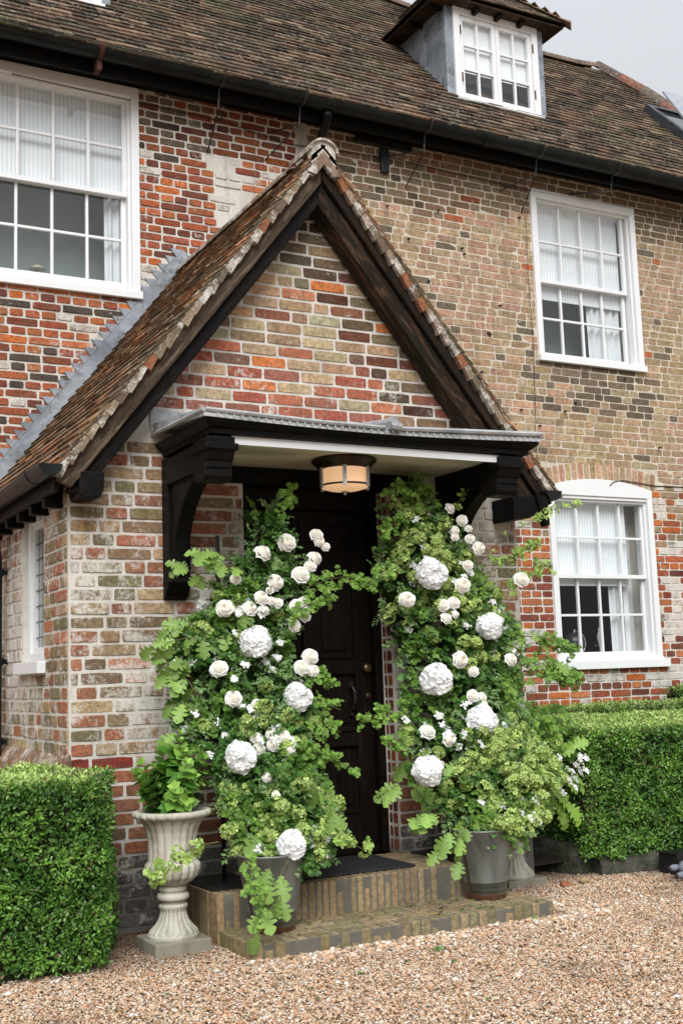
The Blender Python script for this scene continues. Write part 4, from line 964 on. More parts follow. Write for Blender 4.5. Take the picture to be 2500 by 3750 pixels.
o = mb.build('brick_fragment', BRICK, None, loc=(4.68, -.36, .0), bev=.006); tag(o, 'broken orange brick piece lying by the right urn base', 'brick')

# stone edging under the right-hand hedge
def mat_moss_stone():
    m = NT('mossy_stone', .9, 0, .2); c = m.mix(m.ramp(m.noise(6, 6, .75), [(.4, 0), (.6, 1)]), (.10, .095, .08), (.04, .045, .028)); c = m.mix(m.ramp(m.noise(22, 5, .7), [(.62, 0), (.68, .8)]), c, (.22, .21, .16))
    m.base(c); m.bump(m.noise(14, 6, .7), .8, .03); return m.mat
MS = mat_moss_stone()
def kerb(pts, w, h, seed, label, loc):
    rg = random.Random(seed); mb = MB(); n = len(pts); lx, ly, _ = loc
    rows = []
    for k, (x, y) in enumerate(pts):
        a = Vector(pts[max(k-1, 0)]); b = Vector(pts[min(k+1, n-1)]); t = (b-a).normalized(); s = Vector((t.y, -t.x))
        hh = h*rg.uniform(.85, 1.1)
        rows.append([(x+s.x*o_+rg.uniform(-.008, .008)-lx, y+s.y*o_+rg.uniform(-.008, .008)-ly, z) for o_, z in ((w*.5, -.03), (w*.52, hh*.6), (w*.34, hh), (-w*.4, hh*1.03), (-w*.5, hh*.7), (-w*.5, -.03))])
    i0 = 0; mb.v = [p for r in rows for p in r]; mb.c = [(.5, .5, .5, 0)]*len(mb.v)
    for k in range(n-1):
        for q in range(5): a = k*6+q; mb.f.append((a, a+1, a+7, a+6)); mb.m.append(0)
    mb.f += [tuple(range(6)), tuple(reversed([6*(n-1)+q for q in range(6)]))]; mb.m += [0, 0]
    o = mb.build('stone_edging', MS, None, False, loc); tag(o, label, 'edging', 'mossy stones edging the right bed'); return o
kerb([(5.00-.02*k, 1.3-.145*k) for k in range(9)][::-1], .16, .13, 1, 'mossy edging stone running back from behind the right urn', (4.9, .7, 0)) if False else None
kerb([(4.84, 1.30), (4.87, 1.05), (4.92, .78), (4.96, .52), (4.98, .28), (5.02, .06), (5.07, -.10)], .20, .21, 2, 'mossy edging stone running back behind the right urn', (4.95, .6, 0))
kerb([(5.10, -.13), (5.30, -.17), (5.5, -.22), (5.72, -.26), (6.0, -.31), (6.4, -.38), (7.0, -.45)], .17, .115, 3, 'dark low edging stone beneath the front of the right hedge', (6.0, -.3, 0))

# ------------------------------------------------------------------ HEDGES
def leafmat(name, rough=.5, trans=.25, spec=.4, var=.25):
    m = NT(name, rough, 0, spec); a = m.attr()
    c = m.mix(var, a.outputs['Color'], m.ramp(m.noise(60, 2), [(.3, .5), (.7, 1.4)]), 'MULTIPLY'); m.base(c)
    tr = m.t.nodes.new('ShaderNodeBsdfTranslucent'); mxs = m.t.nodes.new('ShaderNodeMixShader'); mxs.inputs[0].default_value = trans
    m.l(c, tr.inputs[0]); out = m.t.nodes['Material Output']; m.l(m.b.outputs[0], mxs.inputs[1]); m.l(tr.outputs[0], mxs.inputs[2]); m.l(mxs.outputs[0], out.inputs[0]); return m.mat
LEAF = leafmat('leaf'); BOXLEAF = leafmat('box_leaf', .42, .15, .5); PETAL = leafmat('white_petal', .6, .22, .25, .02)
def norm(a): return a/np.maximum(1e-9, np.linalg.norm(a, axis=-1, keepdims=True))
def inst(T, F, pos, d, nrm, size, colr, cshade=None):
    """T template verts (x across, y along tip, z normal); F list of face tuples; returns V, faces grouped, colours"""
    d = norm(d); x = norm(np.cross(d, nrm)); z = np.cross(x, d); n = len(pos); k = len(T)
    V = pos[:, None]+size[:, None, None]*(x[:, None]*T[None, :, 0:1]+d[:, None]*T[None, :, 1:2]+z[:, None]*T[None, :, 2:3])
    C = np.repeat(colr[:, None], k, 1)
    if cshade is not None: C = C*cshade[None, :, None]
    return V.reshape(-1, 3), [np.array(f)[None]+(np.arange(n)*k)[:, None] for f in F], C.reshape(-1, 3)
class Cloud:
    def __init__(s): s.V = []; s.F = {}; s.C = []; s.n = 0
    def add(s, V, F, C):
        for f in F: s.F.setdefault(f.shape[1], []).append(f+s.n)
        s.V.append(V); s.C.append(C); s.n += len(V)
    def build(s, name, mat, parent=None, smooth=False):
        return np_mesh(name, np.concatenate(s.V), [np.concatenate(v) for v in s.F.values()], np.concatenate(s.C), mat, parent, smooth)
# simple folded oval leaf
def oval(w=.5, fold=.12, curl=-.12, n=3):
    ys = [0, .25, .6, 1.0]; ws = [0, w*.42, w*.48, 0]
    T = [(0, y, curl*y*y) for y in ys]+[(ws[k], ys[k], fold*ws[k]*2+curl*ys[k]**2) for k in (1, 2)]+[(-ws[k], ys[k], fold*ws[k]*2+curl*ys[k]**2) for k in (1, 2)]
    return np.array(T), [(0, 4, 5, 3, 2, 1), (0, 1, 2, 3, 7, 6)]
def lobed(lobes, w, curl=-.25, fold=.15, wav=.0):
    """lobes: outline half as (y, halfwidth) pairs, so notches show"""
    T = [(0, 0, 0), (0, .5, curl*.25), (0, 1.0, curl)]
    half = []
    for (y, x) in lobes: half.append((x*w, y, abs(x)*w*fold+curl*y*y+wav*math.sin(y*17)))
    R_ = len(T); T += half; L_ = len(T); T += [(-x, y, z-2*wav*math.sin(y*17)) for x, y, z in half]; n = len(half)
    mid = n//2
    F = [tuple([0]+[R_+k for k in range(mid+1)]+[1]), tuple([1]+[R_+k for k in range(mid, n)]+[2]),
         tuple(reversed([0]+[L_+k for k in range(mid+1)]+[1])), tuple(reversed([1]+[L_+k for k in range(mid, n)]+[2]))]
    return np.array(T, float), F
OVAL = oval(); OVALW = oval(.75, .1, -.18)
OAK = lobed([(.05, .06), (.14, .34), (.20, .44), (.25, .16), (.34, .60), (.42, .72), (.47, .26), (.57, .84), (.66, .88), (.69, .34), (.82, .62), (.93, .40)], .46, -.35, .25, .02)
HAW = lobed([(.10, .04), (.20, .58), (.31, .70), (.37, .13), (.48, .88), (.62, .90), (.62, .15), (.84, .56), (.97, .18)], .78, -.2, .22)
PET = (np.array([(0, 0, 0), (.38, .35, .05), (.46, .72, .12), (.22, 1.0, .06), (-.22, 1.0, .06), (-.46, .72, .12), (-.38, .35, .05)], float), [(0, 1, 2, 3), (0, 3, 4), (0, 4, 5, 6)])
def rand_unit(n): return norm(nr.normal(size=(n, 3)))

def hedge(name, label, faces, dens, core, light=1.0, seed=0, lean=0):
    """faces: list of (origin, U, V, normal, is_top); leaves grow in little shoots from each face"""
    root = empty(name, core[0], label, 'hedge'); ox = np.array(core[0])
    cl = Cloud()
    for (o, U, V, N, top) in faces:
        o, U, V, N = map(lambda q: np.array(q, float), (o, U, V, N)); N = N/np.linalg.norm(N)
        area = np.linalg.norm(np.cross(U, V)); n = int(area*dens)
        a, b = nr.random(n), nr.random(n); p = o+a[:, None]*U+b[:, None]*V
        ns = np.array([mnoise.noise(Vector(q*7)) for q in p]); ns2 = np.array([mnoise.noise(Vector(q*2.2+np.array([5, 0, 0]))) for q in p])
        depth = nr.random(n)**1.6*.055
        bulge = ns*.028+ns2*.03
        sh = p+N*(bulge-depth)[:, None]
        # shoot of 4 leaves
        sd_ = norm(N*1.0+nr.normal(size=(n, 3))*.45+np.array([0, 0, .35]))
        for k in range(4):
            pos = sh+sd_*(.006+.007*k)+nr.normal(size=(n, 3))*.004
            d = norm(sd_*(.35+.2*k)+nr.normal(size=(n, 3))*.75+np.array([0, 0, .15]))
            nn = norm(N*.5+np.array([0, -.1, .75])+nr.normal(size=(n, 3))*.5)
            out = 1-depth/.055
            if top: c0, c1 = np.array([.27, .42, .09]), np.array([.48, .62, .20])  # top leaves lighter than the sides: daylight painted into the colour
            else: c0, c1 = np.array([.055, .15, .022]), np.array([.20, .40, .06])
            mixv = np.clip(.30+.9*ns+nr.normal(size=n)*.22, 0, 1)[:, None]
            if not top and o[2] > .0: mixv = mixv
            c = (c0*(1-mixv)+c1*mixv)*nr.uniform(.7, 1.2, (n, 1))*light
            bp = (ns2 < -.32)&(nr.random(n) < .35); c[bp] = (.13, .12, .05); c[nr.random(n) < .02] = (.20, .13, .06)
            sz = nr.uniform(.017, .027, n)
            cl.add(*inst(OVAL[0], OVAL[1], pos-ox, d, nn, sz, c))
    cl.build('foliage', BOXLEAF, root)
    mb = MB()
    for (a, b) in core[1]: mb.box(tuple(np.array(a)-ox), tuple(np.array(b)-ox))
    mb.build('twig_core', simple('dark_twigs', (.02, .035, .008), (.035, .03, .015), .9, 0, 30, .6, .02), root)
    return root
# left hedge, footprint skewed at its right-hand end
ZT = .86
hedge('box_hedge', 'clipped square box hedge in front of the porch corner, beside the left urn', [
    ((.35, -.72, .03), (1.34, 0, 0), (0, 0, ZT-.03), (0, -1, 0), False),
    ((1.68, -.72, .03), (.20, .52, 0), (0, 0, ZT-.03), (1, -.3, 0), False),
    ((1.88, -.20, .03), (-.16, .17, 0), (0, 0, ZT-.03), (1, .5, 0), False),
    ((.35, -.72, ZT), (1.30, 0, 0), (0, .90, 0), (0, 0, 1), True), ((1.66, -.70, ZT), (.20, .50, 0), (-.20, .14, 0), (0, 0, 1), True),
    ((.35, .18, .03), (1.3, 0, 0), (0, 0, ZT-.03), (0, 1, 0), False)], 5200,
    ((1.0, -.3, 0), [((.35, -.66, 0), (1.60, .12, ZT-.06)), ((1.60, -.58, 0), (1.70, -.12, ZT-.06))]))
hedge('box_hedge', 'large clipped box hedge with a flat top under the ground-floor window', [
    ((5.00, -.20, .11), (2.9, -.42, 0), (0, 0, .79), (-.14, -1, 0), False),
    ((5.00, -.20, .11), (.10, 1.35, 0), (0, 0, .80), (-1, .1, 0), False),
    ((5.00, -.20, .90), (2.9, -.42, 0), (.10, 1.40, .02), (0, 0, 1), True)], 5200,
    ((6.3, .4, 0), [((5.10, -.10, .03), (7.9, 1.05, .83)), ((5.9, -.22, .03), (7.9, -.10, .80)), ((6.9, -.34, .03), (7.9, -.22, .80))]))
hedge('box_hedge', 'narrow darker box hedge tight against the brick wall below the window sill', [
    ((4.90, 1.62, .5), (3.6, 0, 0), (0, 0, .46), (0, -1, 0), False), ((4.90, 1.62, .97), (3.6, 0, 0), (0, .42, 0), (0, 0, 1), True),
    ((4.90, 1.62, .5), (0, .42, 0), (0, 0, .46), (-1, 0, 0), False)], 3000,
    ((6.4, 1.8, 0), [((4.95, 1.67, .0), (8.5, 2.0, .92))]), .85)
hedge('box_hedge', 'small raised end of box hedge at the far right edge by the wall', [
    ((7.78, 1.50, .8), (1.2, 0, 0), (0, 0, .30), (0, -1, 0), False), ((7.78, 1.50, 1.10), (1.2, 0, 0), (0, .5, 0), (0, 0, 1), True), ((7.78, 1.50, .8), (0, .5, 0), (0, 0, .3), (-1, 0, 0), False)], 3000,
    ((8.3, 1.7, 0), [((7.82, 1.55, .0), (8.95, 2.0, 1.05))]), .9)
# leaf litter and soil of the right bed
mb = MB(); mb.quadface([(4.73, .0, .07), (5.2, -.05, .09), (5.25, 1.6, .12), (4.73, 1.6, .12)]); o = mb.build('soil', simple('dark_leaf_litter', (.07, .035, .02), (.03, .02, .012), .95, 0, 45, .9, .02)); tag(o, None, None, None, 'structure')

# ------------------------------------------------------------------ URNS
def mat_stoneware():
    m = NT('cast_stone', .85, 0, .25); n = m.noise(5, 6, .7)
    c = m.mix(m.ramp(n, [(.35, 0), (.65, 1)]), (.56, .54, .46), (.40, .38, .31)); c = m.mix(m.ramp(m.noise(11, 5, .7, (1, 1, .5)), [(.50, 0), (.72, .8)]), c, (.19, .18, .11))
    geo = m.t.nodes.new('ShaderNodeNewGeometry'); crev = m.ramp(geo.outputs['Pointiness'], [(.44, .6), (.5, 0)])
    c = m.mix(crev, c, (.13, .11, .07)); m.base(c); m.bump(m.noise(60, 5, .7), .35, .004); return m.mat
CAST = mat_stoneware()
def urn(loc, label):
    root = empty('stone_urn', loc, label, 'urn', 'fluted stone urns beside the steps'); root.scale = (.915, .915, .965)
    k = 1.0
    mb = MB(); mb.prism([(-.158, -.158, -.01), (.158, -.158, -.01), (.158, .158, -.01), (-.158, .158, -.01)], (0, 0, .075)); mb.build('plinth', CAST, root, bev=.008)
    prof = []
    def seg(pts, n):
        for a, b in zip(pts[:-1], pts[1:]):
            for q in range(n): t = q/n; prof.append((a[0]+(b[0]-a[0])*t, a[1]+(b[1]-a[1])*t))
    seg([(.138, .065), (.140, .078), (.132, .088), (.124, .10), (.098, .125), (.080, .150), (.070, .18), (.066, .205)], 3)
    foot_n = len(prof)
    seg([(.074, .208), (.078, .218), (.074, .228), (.066, .232), (.066, .245), (.084, .252), (.088, .266), (.082, .280), (.068, .286), (.066, .292), (.072, .296), (.074, .306), (.070, .316), (.062, .320)], 2)
    neck_n = len(prof)
    seg([(.066, .322), (.100, .338), (.132, .366), (.146, .400), (.146, .425), (.134, .440), (.130, .446), (.128, .50), (.130, .55), (.140, .60), (.160, .64), (.180, .660)], 5)
    body_n = len(prof)
    seg([(.186, .662), (.202, .668), (.210, .680), (.208, .692), (.200, .699), (.186, .700), (.176, .690), (.165, .660), (.150, .63)], 2)
    def fl(w, z, i):
        if i < foot_n and z > .09: return 1+.075*abs(math.cos(w*9))-.04
        if foot_n <= i < neck_n and (z < .232 or z > .295): return 1+.025*math.cos(w*26+z*330)
        if neck_n <= i < body_n:
            a = .10 if z < .44 else .065
            return 1+a*(abs(math.cos(w*9))**.7-.6)
        if i >= body_n and i < body_n+9: return 1+.035*abs(math.cos(w*12+z*30))
        return 1
    mb = MB(); mb.lathe(prof, 216, fl=fl); mb.f = [f for f in mb.f if len(f) == 4]; mb.m = [0]*len(mb.f); mb.build('bowl', CAST, root, smooth=True)
    mb = MB(); mb.lathe([(.166, .655), (.08, .668), (.001, .672)], 24, cap=False); mb.build('soil', simple('potting_soil', (.05, .03, .02), (.02, .014, .01), .95, 0, 60, .9, .02), root)
    return root
u1 = urn((2.115, -.50, 0), 'pale fluted stone urn on a square plinth left of the steps, holding a green shrub')
u2 = copy_tree(u1, None, (4.50-2.115, .42, -.02)); u2['label'] = 'fluted stone urn behind the right bucket, mostly hidden by leafy branches'
# buckets
def mat_zinc():
    m = NT('galvanised_zinc', .5, .55, .5); n = m.noise(7, 6, .65, (1, 1, .5), .5)
    c = m.mix(m.ramp(n, [(.3, 0), (.7, 1)]), (.11, .12, .115), (.30, .315, .30))
    sx = m.t.nodes.new('ShaderNodeSeparateXYZ'); m.l(m.tc.outputs['Object'], sx.inputs[0])
    low = m.ramp(m.math('ADD', sx.outputs['Z'], m.math('MULTIPLY', m.noise(9, 4), .05)), [(.045, 1), (.062, 0)])
    sp = m.ramp(m.noise(14, 4, .7), [(.66, 0), (.70, .9)])
    c = m.mix(low, c, (.22, .10, .055)); c = m.mix(sp, c, (.14, .08, .055)); m.base(c); m.bump(m.noise(25, 4), .15, .003); return m.mat
ZINC = mat_zinc()
def bucket(loc, label, rz=0):
    root = empty('zinc_bucket', loc, label, 'bucket', 'zinc buckets on the bottom step'); root.rotation_euler[2] = rz; root.scale = (.97, .97, 1)
    mb = MB(); mb.lathe([(.113, 0), (.117, .002), (.1195, .052), (.1225, .055), (.122, .060), (.178, .362), (.184, .366), (.184, .372), (.178, .374), (.172, .368), (.118, .03), (.001, .03)], 64, cap=False); mb.build('pail', ZINC, root, smooth=True)
    mb = MB(); a = R(-168)
    for dz in (0,):
        p = [(.119, .02), (.124, .08), (.178, .36)]; rows = [[(r*math.cos(a+s), r*math.sin(a+s), z) for s in (-.075, .075)] for r, z in [(q[0]+.003, q[1]) for q in p]]
        for k in range(2): mb.quadface([rows[k][0], rows[k][1], rows[k+1][1], rows[k+1][0]])
    mb.build('seam', simple('rusty_seam', (.05, .035, .03), (.10, .05, .03), .7, .3, 30), root)
    return root
bucket((2.555, -.715, .076), 'grey zinc bucket left of the door mat with oak leaves hanging over its rim')
bucket((3.87, -.675, .076), 'grey zinc bucket with a rusty foot at the right end of the bottom step')
# floral stands: black steel base plate and pole
def stand(loc, h, label):
    root = empty('flower_stand', loc, label, 'stand', 'black steel stands holding the flower columns')
    mb = MB(); mb.box((-.17, -.24, 0), (.13, .22, .008)); mb.build('base_plate', IRON, root, bev=.002)
    mb = MB(); mb.tube([(0, 0, .008), (0, 0, h)], .012, 10); mb.build('pole', IRON, root, smooth=True)
stand((2.49, -.26, .2515), 1.85, 'black steel plate and pole under the left flower column, on the top step')
stand((3.95, -.26, .2515), 1.85, 'black steel plate and pole under the right flower column, on the top step')

# ------------------------------------------------------------------ FLOWERS AND LEAVES
def lerp_rows(rows, z):
    zs = [r[0] for r in rows][::-1]; return np.interp(z, zs, [r[1] for r in rows][::-1]), np.interp(z, zs, [r[2] for r in rows][::-1])
SL = [(2.30,2.79,2.89),(2.24,2.75,2.95),(2.14,2.70,2.98),(2.05,2.65,3.07),(1.97,2.56,3.07),(1.88,2.50,3.08),(1.81,2.43,3.06),(1.73,2.35,3.06),(1.64,2.26,3.04),(1.54,2.20,3.01),(1.44,2.16,2.99),(1.29,2.18,3.04),(1.15,2.17,3.12),(1.00,2.19,3.06),(0.89,2.26,3.02),(0.78,2.32,3.05),(0.64,2.35,3.08),(0.54,2.34,3.07),(0.46,2.36,3.04),(0.38,2.48,2.96)]
SR = [(2.45,3.65,3.90),(2.38,3.57,3.93),(2.28,3.51,4.01),(2.19,3.48,4.12),(2.06,3.46,4.21),(1.93,3.45,4.28),(1.81,3.45,4.38),(1.70,3.46,4.41),(1.57,3.49,4.53),(1.41,3.58,4.56),(1.25,3.55,4.50),(1.09,3.49,4.45),(0.93,3.46,4.48),(0.80,3.46,4.55),(0.69,3.49,4.61),(0.57,3.57,4.64),(0.45,3.68,4.61),(0.38,3.82,4.44)]
SL = [(z, a, b-.07) for z, a, b in SL]; SR = [(z, a+.035, b-(.02 if z > .6 else .22 if z > .5 else .36)) for z, a, b in SR]
def yfront(z): return np.interp(z, [.4, .55, 1.2, 1.9, 2.4], [-.84, -.74, -.46, -.36, -.33])
GD = np.array([.032, .10, .018]); GM = np.array([.10, .24, .035]); GL = np.array([.26, .43, .075]); LIME = np.array([.46, .60, .18]); OAKC = np.array([.27, .44, .10]); SAGE = np.array([.24, .34, .16])
def sprig(n, start, dirs, length, T, F, leaf, spacing, colf, cl, droop=.5, stems=None, sr=.0016, spread=.9, jit=.0):
    """n sprigs grown at once: leaves set alternately along a drooping stem"""
    K = max(2, int(length/spacing)); prev = start.copy(); d = norm(dirs.copy()); step_ = length/K
    path = [prev.copy()]
    for k in range(K):
        d = norm(d+np.array([0, 0, -1.0])*droop*step_*2+nr.normal(size=(n, 3))*.10)
        prev = prev+d*step_; path.append(prev.copy())
        side = norm(np.cross(d, rand_unit(n)*.5+np.array([0, -.6, .5]))); sgn = 1 if k % 2 else -1
        for s_ in ((sgn,) if leaf > .06 else (1, -1)):
            ld = norm(d*.6+side*s_*spread+rand_unit(n)*.35+np.array([0, -.15, .05]))
            nn = norm(np.array([0, -.75, .65])+rand_unit(n)*.55)
            sz = leaf*nr.uniform(.65, 1.15, n)*(1-.3*k/K)
            cl.add(*inst(T, F, prev+nr.normal(size=(n, 3))*jit, ld, nn, sz, colf(n)))
    ld = norm(d+rand_unit(n)*.2); cl.add(*inst(T, F, prev, ld, norm(np.array([0, -.75, .65])+rand_unit(n)*.4), leaf*.8*np.ones(n), colf(n)))
    if stems is not None:
        path = np.stack(path, 1)
        for q in range(0, n):
            stems.tube([tuple(p) for p in path[q]], sr, 3, (.10, .12, .04, 0))
def cmix(a, b, lo=0, hi=1): return lambda n: (lambda t: (a*(1-t)+b*t)*nr.uniform(.75, 1.2, (n, 1)))(nr.uniform(lo, hi, (n, 1)))
def fill(rows, n, xbias=None, zr=None, depth=.30, edge=.05, yf=yfront):
    z0, z1 = zr or (rows[-1][0], rows[0][0]); z = nr.uniform(z0, z1, n*3); l, r = lerp_rows(rows, z)
    keep = nr.random(n*3) < (r-l)/1.15; z, l, r = z[keep][:n], l[keep][:n], r[keep][:n]; m = len(z)
    t = nr.random(m) if xbias is None else np.clip(nr.normal(xbias, .25, m), 0, 1)
    x = l+edge+(r-l-2*edge)*t; c = (l+r)/2; hw = (r-l)/2; q = np.clip(np.abs(x-c)/hw, 0, 1); y = yf(z)+depth*q**2*.7+nr.random(m)*.10
    d = np.stack([(x-c)/hw*1.1, -.55-.2*nr.random(m), .10+.55*nr.normal(size=m)], 1)
    return np.stack([x, y, z], 1), d
def ball(cl, centre, r, nf, fs, colf, petals=4, flat=.0):
    """round head of small florets"""
    d = rand_unit(nf*2); d = d[(d[:, 1] < .45)][:nf]; n = len(d)
    pos = centre+d*r*nr.uniform(.86, 1.04, (n, 1))*np.array([1, 1, .95])
    ref = rand_unit(n); t1 = norm(np.cross(d, ref)); t2 = np.cross(d, t1); cc = colf(n); nd = norm(d+rand_unit(n)*.25)
    for k in range(petals):
        a = 2*math.pi*k/petals; dd = norm(t1*math.cos(a)+t2*math.sin(a)+d*(.28+flat)+rand_unit(n)*flat)
        cl.add(*inst(PET[0], PET[1], pos, dd, nd, fs*nr.uniform(.85, 1.15, n), cc*nr.uniform(.93, 1.03, (n, 1))))
def make_rose():
    cl = Cloud(); G_ = 7
    rings = [(3, .0055, .034, 75), (3, .0115, .037, 66), (4, .0175, .037, 56), (5, .0240, .034, 50), (5, .0305, .029, 47), (6, .0375, .020, 42), (6, .0440, .008, 40)]
    for ri, (n, rr, zr_, sp) in enumerate(rings):
        outer = max(0, ri-3)/3
        for k in range(n):
            a0 = 2*math.pi*(k+.41*ri)/n+nr.uniform(-.12, .12); spn = R(sp); zk = zr_+nr.uniform(-.0015, .0015); rk = rr*nr.uniform(.94, 1.05); V = []
            for j in range(G_):
                v = j/(G_-1)
                for i in range(G_):
                    u = (i/(G_-1)-.5)*2; w = (.45+.55*math.sin(math.pi*min(1, .15+.55*v)))
                    an = a0+u*spn*w; rad = rk*(.30+.70*v**.8)*(1+.07*u)+outer*.004*max(0, v-.6)/.4
                    z = -.006+(zk+.006)*v**(.8+.5*outer)-abs(u)**3*.012*v*(.5+outer)-outer*.006*max(0, v-.75)/.25
                    V.append((math.cos(an)*rad, math.sin(an)*rad, z))
            F = np.array([(j*G_+i, j*G_+i+1, (j+1)*G_+i+1, (j+1)*G_+i) for j in range(G_-1) for i in range(G_-1)])
            cc = np.array([.92, .89, .81]) if ri < 3 else np.array([.95, .945, .92])
            cl.add(np.array(V), [F], np.repeat(cc[None], len(V), 0)*nr.uniform(.96, 1.02))
    rs = [.0005, .006, .012, .018, .0245, .031, .037]; zs = [.027, .029, .0315, .031, .0275, .022, .012]; V = []      # closed heart of the bloom
    for r_, z_ in zip(rs, zs): V += [(r_*math.cos(2*math.pi*q/16), r_*math.sin(2*math.pi*q/16), z_) for q in range(16)]
    cl.add(np.array(V), [np.array([(k*16+q, (k+1)*16+q, (k+1)*16+(q+1) % 16, k*16+(q+1) % 16) for k in range(6) for q in range(16)])], np.repeat(np.array([[.87, .84, .74]]), len(V), 0))
    return cl
rose_meshes = []
for k in range(3):
    o = make_rose().build('rose', PETAL, None, True); rose_meshes.append(o.data); bpy.data.objects.remove(o)
hyd_meshes = []
for k in range(4):
    cl = Cloud()
    for (r_, n_, f_) in ((.062, 150, .030), (.052, 110, .032), (.068, 60, .028)): ball(cl, np.zeros(3), r_, n_, f_, lambda n: np.array([.97, .98, .98])*nr.uniform(.98, 1.0, (n, 1)), 4, .02)
    q_ = np.concatenate(cl.V); cl.V = [q_*(1+.22*np.array([mnoise.noise(Vector(v/max(1e-6, np.linalg.norm(v))*1.5+np.array([k*7., 0, 0]))) for v in q_]))[:, None]]; cl.C = [np.concatenate(cl.C)]
    o = cl.build('hydrangea_head', PETAL, None); hyd_meshes.append(o.data); bpy.data.objects.remove(o)
rq = random.Random(77)
def blooms(root, lst, meshes, name, basis, tilt=.5):
    off = Vector(root.location)
    for (x, y, z, d) in lst:
        o = bpy.data.objects.new(name, rq.choice(meshes)); col.objects.link(o); o.parent = root
        ax = Vector((rq.uniform(-tilt, tilt)-.15, -1, rq.uniform(-tilt*.3, tilt)+.15)).normalized()
        o.location = Vector((x, y-.01, z))-off; q = ax.to_track_quat('Z', 'Y'); o.rotation_mode = 'QUATERNION'
        o.rotation_quaternion = (q @ Matrix.Rotation(rq.uniform(0, 6.28), 3, 'Z').to_quaternion()) if name == 'rose' else (Vector((0, 1, 0)).rotation_difference(-ax) @ Matrix.Rotation(0, 3, 'Y').to_quaternion())
        s = d/basis; o.scale = (s, s*rq.uniform(.92, 1.08), s)
RL = [(2.838,-0.408,2.053,0.098),(2.685,-0.414,1.990,0.090),(2.906,-0.426,1.873,0.091),(2.750,-0.430,1.829,0.090),(2.518,-0.428,1.847,0.056),(2.444,-0.444,1.689,0.087),(2.660,-0.439,1.745,0.074),(2.588,-0.444,1.686,0.081),(2.668,-0.445,1.676,0.059),(2.717,-0.440,1.727,0.052),(2.754,-0.441,1.718,0.057),(2.867,-0.443,1.697,0.072),(2.911,-0.441,1.719,0.066),(3.024,-0.404,2.101,0.069),(3.040,-0.407,2.065,0.061),(3.077,-0.410,2.035,0.049),(3.001,-0.417,1.965,0.084),(2.971,-0.421,1.921,0.068),(2.714,-0.434,1.787,0.045),(2.914,-0.449,1.641,0.063),(2.848,-0.454,1.592,0.063),(2.927,-0.471,1.420,0.084),(2.874,-0.477,1.364,0.077),(2.942,-0.479,1.343,0.067),(2.713,-0.562,1.004,0.066),(2.723,-0.591,0.940,0.069),(2.390,-0.477,1.371,0.089),(2.461,-0.494,1.214,0.086),(2.594,-0.498,1.171,0.065),(2.609,-0.507,1.133,0.065),(2.579,-0.526,1.091,0.060),(2.553,-0.566,1.005,0.065),(2.560,-0.589,0.953,0.062),(2.647,-0.555,1.023,0.066),(2.640,-0.581,0.967,0.063),(2.749,-0.574,0.974,0.057),(2.569,-0.654,0.812,0.050),(2.598,-0.695,0.723,0.044),(2.630,-0.718,0.672,0.042)]
HL = [(2.615,-0.463,1.506,0.173),(2.832,-0.493,1.209,0.147),(2.444,-0.606,0.922,0.161),(2.602,-0.854,0.496,0.146)]
RR = [(3.923,-0.411,2.283,0.062),(4.001,-0.419,2.212,0.062),(3.946,-0.426,2.148,0.052),(3.937,-0.431,2.108,0.046),(4.042,-0.425,2.164,0.046),(4.044,-0.432,2.101,0.056),(4.101,-0.438,2.045,0.079),(4.387,-0.460,1.854,0.087),(3.558,-0.474,1.733,0.086),(3.954,-0.464,1.818,0.089),(3.800,-0.478,1.699,0.067),(3.878,-0.476,1.712,0.071),(3.811,-0.487,1.621,0.067),(3.877,-0.484,1.644,0.048),(4.008,-0.450,1.940,0.059),(3.875,-0.515,1.381,0.095),(4.235,-0.515,1.373,0.075),(3.959,-0.523,1.311,0.064),(3.935,-0.540,1.171,0.066),(3.997,-0.541,1.160,0.057),(3.998,-0.546,1.124,0.054),(3.568,-0.617,0.988,0.085),(3.690,-0.638,0.944,0.085)]
HR = [(3.739,-0.456,1.886,0.179),(4.113,-0.492,1.571,0.162),(3.699,-0.529,1.272,0.184),(3.960,-0.581,1.033,0.170),(3.483,-0.735,0.788,0.170)]
BL = [((2.57,-0.45,1.88),(2.31,-0.40,2.01),'o'),((2.37,-0.40,1.81),(2.24,-0.30,1.93),'o'),((2.53,-0.40,1.91),(2.44,-0.40,1.98),'o'),((2.93,-0.45,1.80),(3.34,-0.40,1.84),'h'),((2.83,-0.50,1.65),(3.04,-0.50,1.74),'h'),((2.36,-0.40,1.54),(2.06,-0.35,1.49),'o'),((2.37,-0.40,1.59),(2.10,-0.30,1.61),'o'),((2.36,-0.40,1.40),(2.14,-0.35,1.42),'o'),((2.31,-0.45,1.22),(2.14,-0.35,1.34),'o'),((2.31,-0.45,1.13),(2.10,-0.40,1.18),'o'),((2.25,-0.50,1.03),(2.13,-0.40,1.04),'o'),((2.92,-0.50,1.31),(3.10,-0.50,1.26),'h'),((2.93,-0.50,1.19),(3.07,-0.55,1.13),'h'),((2.88,-0.60,1.02),(3.04,-0.60,1.01),'h'),((2.79,-0.60,0.93),(3.11,-0.65,0.80),'h'),((2.69,-0.85,0.54),(2.99,-0.95,0.42),'v'),((2.74,-0.70,0.80),(2.83,-0.90,0.60),'o'),((2.20,-0.90,0.55),(1.86,-1.00,0.43),'v'),((2.32,-0.95,0.46),(2.35,-1.05,0.25),'h'),((2.42,-1.00,0.42),(2.33,-1.05,0.12),'o'),((2.53,-0.97,0.44),(2.45,-1.05,0.26),'o'),((2.82,-0.40,2.19),(2.90,-0.35,2.35),'h')]
